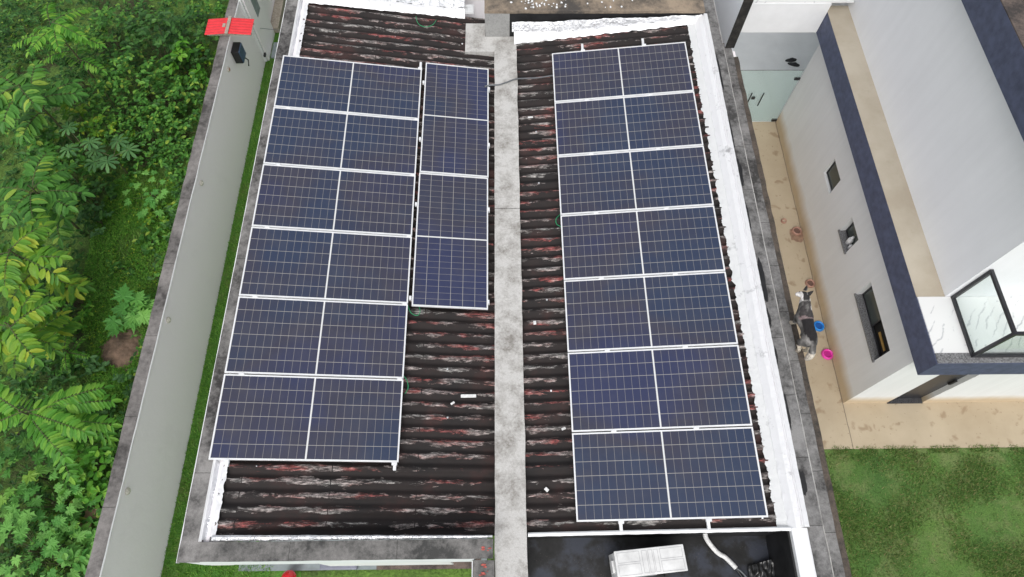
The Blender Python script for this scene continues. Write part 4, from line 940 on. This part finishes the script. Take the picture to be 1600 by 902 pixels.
TABLE = [
    ('frond', -9.22, 10.77, 2.3, 0.8, 9, 0.15, 'bright', 'feathery_shrub', 'bright feathery shrub with fine narrow leaflets in the upper left corner'),
    ('frond', -9.34, 9.15, 2.3, 0.8, 8, 0.25, 'mid', 'pinnate_shrub', 'big-leaflet green shrub at the left edge below the feathery one'),
    ('frond', -8.76, 7.06, 1.9, 0.72, 9, 0.24, 'mid', 'pinnate_shrub', 'dull green long-leaflet shrub at the left edge between two yellower ones'),
    ('frond', -8.36, 5.49, 2.3, 0.8, 9, 0.23, 'yellow', 'pinnate_shrub', 'yellowish long-leaflet shrub at the left edge level with the clearing'),
    ('frond', -8.14, 4.23, 2.1, 0.72, 9, 0.21, 'yellow', 'pinnate_shrub', 'yellow-green long-leaflet shrub at the left edge left of the small round-leaved bush'),
    ('frondE', -7.45, 2.75, 2.1, 1.15, 7, 0.19, 'bright', 'pinnate_shrub', 'arching shrub whose long fronds reach across the grass to the grey coping'),
    ('frond', -8.08, 4.30, 0.5, 0.45, 7, 0.07, 'bright', 'fern', 'small fine fern left of the reddish soil mound'),
    ('palm', -8.18, 8.56, 0.9, 0.34, 5, 0.25, 'grey', 'palmate_plant', 'grey-green palmate plant with finger-like leaflets, right one of two'),
    ('palm', -8.69, 8.65, 1.2, 0.26, 3, 0.22, 'grey', 'palmate_plant', 'grey-green palmate plant with finger-like leaflets, left one of two'),
    ('star', -7.10, 5.03, 0.75, 0.17, 20, 0.36, 'star', 'big_leaf_plant', 'pale green plant with large pointed star leaves above the soil mound'),
    ('star', -7.41, 7.89, 0.55, 0.5, 34, 0.17, 'star', 'star_leaf_weed', 'low bright star-leaved weed at the upper edge of the clearing'),
    ('star', -7.98, 2.04, 1.0, 0.6, 60, 0.22, 'mid', 'star_leaf_shrub', 'dark green star-leaved shrub at the left edge under the arching fronds'),
    ('star', -7.54, 1.60, 0.8, 0.6, 60, 0.21, 'star', 'star_leaf_shrub', 'star-leaved shrub left of the pale cardboard'),
    ('star', -7.62, 0.85, 1.0, 0.65, 70, 0.21, 'star', 'star_leaf_shrub', 'bright star-leaved shrub in the lower left corner'),
    ('star', -7.20, 0.66, 0.7, 0.5, 50, 0.2, 'star', 'star_leaf_shrub', 'star-leaved shrub second from the lower left corner'),
    ('shrub', -7.10, 2.27, 1.0, 0.42, 190, 0.14, 'bright', 'rosette_shrub', 'bright rosette-leaved shrub on the grass below the arching fronds'),
    ('shrub', -7.23, 1.44, 0.6, 0.5, 200, 0.13, 'mid', 'rosette_shrub', 'darker rosette-leaved shrub right of the star-leaved shrubs'),
    ('shrub', -6.84, 1.79, 0.6, 0.17, 40, 0.14, 'bright', 'rosette_shrub', 'tiny rosette-leaved sapling beside the wall above the cardboard'),
    ('shrub', -6.60, 0.75, 0.9, 0.36, 130, 0.12, 'star', 'leafy_shrub', 'leafy shrub touching the grey coping at the bottom'),
    ('shrub', -8.52, 5.13, 0.55, 0.42, 260, 0.09, 'bright', 'round_leaf_bush', 'small round-leaved bush in the clearing left of the star-leaved plant'),
    ('shrub', -7.69, 4.20, 0.35, 0.22, 70, 0.1, 'grey', 'leafy_weed', 'bluish green weed just left of the soil mound'),
    ('shrub', -6.96, 3.88, 0.25, 0.25, 80, 0.08, 'grey', 'leafy_weed', 'pale speckled weed below the soil mound'),
    ('shrub', -11.27, 12.25, 1.2, 0.8, 360, 0.1, 'dark', 'dark_bush', 'dark bush in the very top left corner'),
    ('shrub', -9.11, 12.05, 1.3, 0.75, 430, 0.11, 'mid', 'round_leaf_bush', 'round-leaved bush right of the feathery shrub at the top edge'),
    ('shrub', -8.00, 11.70, 1.5, 0.8, 480, 0.12, 'dark', 'dark_bush', 'dark broad-leaved bush at the top edge, left one of two'),
    ('shrub', -7.16, 12.02, 1.4, 0.65, 380, 0.12, 'dark', 'dark_bush', 'dark broad-leaved bush at the top edge, right one of two'),
    ('shrub', -9.54, 10.84, 1.2, 0.65, 320, 0.09, 'dark', 'round_leaf_bush', 'dark round-leaved bush just below the feathery shrub'),
    ('shrub', -8.15, 10.63, 1.5, 0.65, 430, 0.1, 'mid', 'round_leaf_bush', 'round-leaved bush directly below the left dark broad-leaved bush'),
    ('shrub', -7.41, 11.37, 1.2, 0.4, 150, 0.15, 'bright', 'bright_sapling', 'bright sapling with drooping leaflets near the red canopy'),
    ('shrub', -7.54, 10.28, 1.2, 0.6, 360, 0.1, 'mid', 'round_leaf_bush', 'round-leaved bush in the middle of the thicket left of the canopy'),
    ('shrub', -8.63, 10.02, 1.2, 0.6, 360, 0.09, 'mid', 'round_leaf_bush', 'round-leaved bush above the yellow-leaved creeper'),
    ('shrub', -9.44, 9.70, 1.1, 0.45, 170, 0.11, 'yellow', 'yellow_creeper', 'yellow-leaved creeper near the left edge of the thicket'),
    ('shrub', -8.51, 9.35, 1.1, 0.42, 200, 0.09, 'yellow', 'yellow_creeper', 'yellow-green creeper above the palmate plants'),
    ('shrub', -7.76, 9.40, 0.9, 0.6, 360, 0.09, 'mid', 'round_leaf_bush', 'low round-leaved bush right of the yellow-green creeper'),
    ('shrub', -7.15, 10.61, 0.7, 0.5, 300, 0.1, 'mid', 'round_leaf_bush', 'round-leaved bush beside the coping just below the canopy'),
    ('shrub', -7.14, 9.66, 0.6, 0.5, 280, 0.09, 'mid', 'round_leaf_bush', 'round-leaved bush touching the coping at the middle of the thicket'),
    ('shrub', -7.14, 8.84, 0.6, 0.5, 260, 0.09, 'mid', 'round_leaf_bush', 'lowest round-leaved bush along the coping before the clearing'),
    ('shrub', -7.10, 11.74, 0.5, 0.42, 180, 0.08, 'yellow', 'yellow_weed', 'yellowish weed between the red canopy and the thicket'),
    ('shrub', -7.14, 13.11, 0.5, 0.42, 170, 0.09, 'mid', 'leafy_weed', 'green weed on bare soil above the red canopy'),
    ('shrub', -9.16, 8.32, 0.9, 0.42, 210, 0.12, 'mid', 'leafy_bush', 'leafy bush between the long-leaflet shrubs and the palmate plants'),
    ('shrub', -9.68, 8.82, 1.2, 0.5, 220, 0.14, 'mid', 'leafy_bush', 'leafy bush at the left below the biggest long-leaflet shrub'),
    ('shrub', -8.63, 7.73, 0.6, 0.5, 230, 0.1, 'dark', 'dark_bush', 'low dark bush bordering the clearing on its upper left'),
    ('shrub', -7.90, 8.79, 0.6, 0.42, 200, 0.09, 'mid', 'leafy_bush', 'leafy bush right of the palmate plants'),
    ('shrub', -8.68, 5.53, 0.9, 0.5, 230, 0.11, 'dark', 'dark_bush', 'dark bush behind the yellowish shrubs at the left of the clearing'),
    ('shrub', -8.36, 3.86, 0.8, 0.45, 200, 0.11, 'dark', 'dark_bush', 'dark bush between the fern and the arching fronds'),
    ('shrub', -7.26, 7.53, 0.3, 0.28, 110, 0.08, 'yellow', 'yellow_weed', 'yellow-green weed at the right side of the clearing by the coping'),
    ('shrub', -7.27, 6.99, 0.3, 0.3, 110, 0.09, 'mid', 'leafy_weed', 'mottled green weed in the clearing beside the coping'),
    ('shrub', -8.45, 7.33, 0.5, 0.3, 110, 0.09, 'grey', 'leafy_weed', 'greyish weed at the upper left of the clearing'),
    ('shrub', -7.75, 6.23, 0.2, 0.25, 80, 0.07, 'mid', 'leafy_weed', 'small weed just above the star-leaved plant'),
    ('shrub', -7.13, 3.06, 0.3, 0.3, 90, 0.09, 'dark', 'leafy_weed', 'dark weed in the grass under the tip of the arching fronds'),
    ('shrub', -7.72, 3.16, 0.6, 0.4, 200, 0.09, 'dark', 'dark_bush', 'dark bush hidden under the arching fronds'),
]
def grow(kind, x, y, h, Rd, n, ls, mat, name, label):
    if kind == 'shrub': ls *= 1.18; n = int(n * .85)
    if kind == 'frond': ls *= 1.08
    if kind == 'star': ls *= 1.4; n = int(n * .8)
    lm = MB(); sm = MB(); ctr = Vector((0, 0, h)); root = empty(name, (x, y, 0))
    if kind in ('frond', 'frondE'):
        for k in range(n):
            a = 2 * PI * k / n + rnd.uniform(-.3, .3)
            if kind == 'frondE': a = R(-35 + 62 * k / (n - 3)) + rnd.uniform(-.1, .1) if k < n - 2 else R(150 + 60 * (k - n + 2))
            base = Vector((rnd.uniform(-.05, .05), rnd.uniform(-.05, .05), h * rnd.uniform(.72, .95)))
            d = Vector((math.cos(a), math.sin(a), rnd.uniform(.15, .55)))
            pairs = max(7, int(Rd / (ls * .30))) if ls > .1 else 14
            frond(lm, sm, base, d, Rd * rnd.uniform(.85, 1.15), pairs, ls, LN, .40 if ls > .1 else .3, rnd.uniform(.5, .9))
        for k in range(n // 2 + 1):   # lower, shorter fronds in the gaps
            a = rnd.uniform(0, 2 * PI); base = Vector((0, 0, h * rnd.uniform(.45, .7)))
            frond(lm, sm, base, Vector((math.cos(a), math.sin(a), .2)), Rd * .8, 8, ls, LN, .34, .7)
        sm.tube([(0, 0, 0), (.03, .02, h * .5), (0, 0, h * .95)], .03 if h > 1 else .012, 7, .012)
    elif kind == 'palm':
        for k in range(n):
            a = 2 * PI * k / n + rnd.uniform(-.4, .4); tip = Vector((math.cos(a) * Rd, math.sin(a) * Rd, h + rnd.uniform(-.15, .1)))
            sm.tube(arc((0, 0, h * .75), tip - Vector((0, 0, h * .75)), (tip - Vector((0, 0, h * .75))).length, .1, 4), .009, 5)
            e = arc((0, 0, h * .75), tip - Vector((0, 0, h * .75)), (tip - Vector((0, 0, h * .75))).length, .1, 4)[-1]
            for j in range(9):
                b = 2 * PI * j / 9 + rnd.uniform(-.1, .1); leaf(lm, e, Vector((math.cos(b), math.sin(b), .05)), Vector((0, 0, 1)), ls * rnd.uniform(.8, 1.05), ls * .30, OB, .3, .06)
        sm.tube([(0, 0, 0), (0, 0, h * .78)], .022, 7)
    elif kind == 'star':
        for k in range(n):
            a = rnd.uniform(0, 2 * PI); q = math.sqrt(rnd.random()) * Rd; z = h * (1 - .45 * (q / Rd) ** 2) * rnd.uniform(.75, 1.05)
            p = Vector((math.cos(a) * q, math.sin(a) * q, z)); out = Vector((math.cos(a), math.sin(a), rnd.uniform(-.3, .25))) + Vector((rnd.uniform(-.5, .5), rnd.uniform(-.5, .5), 0))
            if n < 25 and k % 3 == 0: p = p - out.normalized() * ls * .38 + Vector((0, 0, .05))
            starleaf(lm, p, out, Vector((rnd.uniform(-.3, .3), rnd.uniform(-.3, .3), 1)), ls * rnd.uniform(.7, 1.15))
            if k % 2 == 0: sm.tube([(p.x * .15, p.y * .15, h * .3), (p.x * .6, p.y * .6, z * .75), tuple(p)], .006, 5, .003, False)
        sm.tube([(0, 0, 0), (0, 0, h * .6)], .018, 6)
    else:
        nc = max(5, n // 9)
        for c in range(nc):
            a = rnd.uniform(0, 2 * PI); q = math.sqrt(rnd.random()); el = 1 - .62 * q * q
            cc = Vector((math.cos(a) * q * Rd, math.sin(a) * q * Rd, h * el * rnd.uniform(.55, 1.0)))
            if c % 2 == 0: sm.tube([(cc.x * .1, cc.y * .1, h * .12), (cc.x * .6, cc.y * .6, cc.z * .6), tuple(cc)], .008, 5, .003, False)
            twig = Vector((math.cos(a) * .8 + rnd.uniform(-.5, .5), math.sin(a) * .8 + rnd.uniform(-.5, .5), rnd.uniform(.1, .7))).normalized()
            for j in range(9):
                t = j / 9; p = cc + twig * (ls * 1.9 * (t - .3)); b = rnd.uniform(0, 2 * PI)
                d = Vector((math.cos(b), math.sin(b), rnd.uniform(-.15, .45)))
                leaf(lm, p, d, Vector((rnd.uniform(-.45, .45), rnd.uniform(-.45, .45), 1)), ls * rnd.uniform(.7, 1.25), ls * rnd.uniform(.5, .68), OB if 'rosette' in name else OV, .15)
        sm.tube([(0, 0, 0), (0, 0, h * .3)], .02, 6)
    lm.build('foliage', LEAF[mat], root); sm.build('stem', M['bark'], root)
    tag(root, label, 'fern' if name == 'fern' else ('weed' if 'weed' in name else 'shrub' if 'shrub' in name or 'bush' in name or 'sapling' in name else 'plant'), 'plants growing outside the pale wall')
for row in TABLE: grow(*row)
# low ground cover: too many small weeds to count
CLEAR = [(-8.63, 7.4), (-8.5, 8.4), (-7.8, 8.8), (-6.95, 8.2), (-6.9, 6.6), (-6.8, 5.4), (-6.9, 3.8), (-7.0, 2.6), (-7.9, 2.9), (-7.7, 3.8), (-8.2, 4.9), (-8.5, 6.0)]
def inside(x, y, poly):
    c = False
    for (x1, y1), (x2, y2) in zip(poly, poly[1:] + poly[:1]):
        if (y1 > y) != (y2 > y) and x < (x2 - x1) * (y - y1) / (y2 - y1) + x1: c = not c
    return c
def cover(name, mat, n, size, zmax, label, test, seed):
    r = random.Random(seed); mb = MB(); c = 0
    while c < n:
        x = r.uniform(-14.5, -5.95); y = r.uniform(-0.2, 15.5)
        if not test(x, y, r): continue
        c += 1; z = zmax * r.random() ** 1.5
        for j in range(4):
            b = r.uniform(0, 2 * PI)
            leaf(mb, Vector((x, y, z)), Vector((math.cos(b), math.sin(b), r.uniform(0, .6))), Vector((r.uniform(-.4, .4), r.uniform(-.4, .4), 1)), size * r.uniform(.6, 1.3), size * r.uniform(.4, .65), OV, .2)
    o = mb.build(name, mat); tag(o, label, 'ground cover', kind='stuff')
def nz(x, y, s): return noise.noise((x * s, y * s, 4.2))
def bare(x, y): return (x + 7.36) ** 2 + (y - 4.5) ** 2 < 0.13 or (y > 10.6 and x > -7.4 and nz(x, y, 1.2) > -.25)
cover('ground_cover', LEAF['dark'], 5200, .10, .55, 'dense dark low leaves covering the ground of the thicket', lambda x, y, r: not inside(x, y, CLEAR) and not bare(x, y), 31)
cover('ground_cover', LEAF['mid'], 3600, .085, .75, 'mid green low leaves between the bushes of the thicket', lambda x, y, r: not inside(x, y, CLEAR) and not bare(x, y) and nz(x, y, .7) > -.1, 32)
cover('ground_cover', LEAF['bright'], 6500, .036, .06, 'fine low weeds carpeting the clearing', lambda x, y, r: inside(x, y, CLEAR) and not bare(x, y) and nz(x, y, 1.6) > -.35, 33)
cover('ground_cover', LEAF['yellow'], 500, .04, .08, 'yellowish small weeds sprinkled over the clearing', lambda x, y, r: inside(x, y, CLEAR) and not bare(x, y) and nz(x, y, 1.1) > .0, 34)
g_ = random.Random(41); mb = MB()
for i in range(42000):
    x = g_.uniform(-9.2, -5.95); y = g_.uniform(-.2, 9.5)
    if bare(x, y) or not (inside(x, y, CLEAR) or (y < 4 and x > -8)): continue
    a = g_.uniform(0, 2 * PI); h = g_.uniform(.03, .11); l = h * g_.uniform(.5, 1.4); k = len(mb.v)
    mb.v += [(x - math.sin(a) * .006, y + math.cos(a) * .006, 0), (x + math.sin(a) * .006, y - math.cos(a) * .006, 0), (x + math.cos(a) * l, y + math.sin(a) * l, h)]; mb.f.append((k, k + 1, k + 2))
tag(mb.build('grass', M['blades_left']), 'wild grass in the clearing outside the pale wall', 'grass', kind='stuff')
mo = MB().grid(lambda u, v: (-7.36 + (u - .5) * .95, 4.5 + (v - .5) * .95, max(-.03, .20 * math.exp(-(((u - .5) * 3.3) ** 2 + ((v - .5) * 3.3) ** 2)) + .05 * noise.noise((u * 5, v * 5, 1)) + .02 * noise.noise((u * 18, v * 18, 1)) - .035)), 50, 50).build('soil_mound', M['soil'], smooth=True)
tag(mo, 'reddish brown heap of bare soil below the star-leaved plant', 'soil mound')
for i, (x, y, a, s_, lab) in enumerate(((-7.05, 1.55, .3, .20, 'upper pale brown cardboard sheet lying against the wall among the weeds'), (-7.12, 1.26, 1.1, .14, 'lower pale brown cardboard scrap lying against the wall among the weeds'))):
    o = MB().grid(lambda u, v: ((u - .5) * s_ * 1.8, (v - .5) * s_ * 2, .05 * abs(u - .45) + .02 * noise.noise((u * 3, v * 3, i))), 8, 8).build('cardboard', M['card'])
    so_ = o.modifiers.new('t', 'SOLIDIFY'); so_.thickness = .006
    o.location = (x, y, .22); o.rotation_euler = (.2, -.2, a); tag(o, lab, 'cardboard')
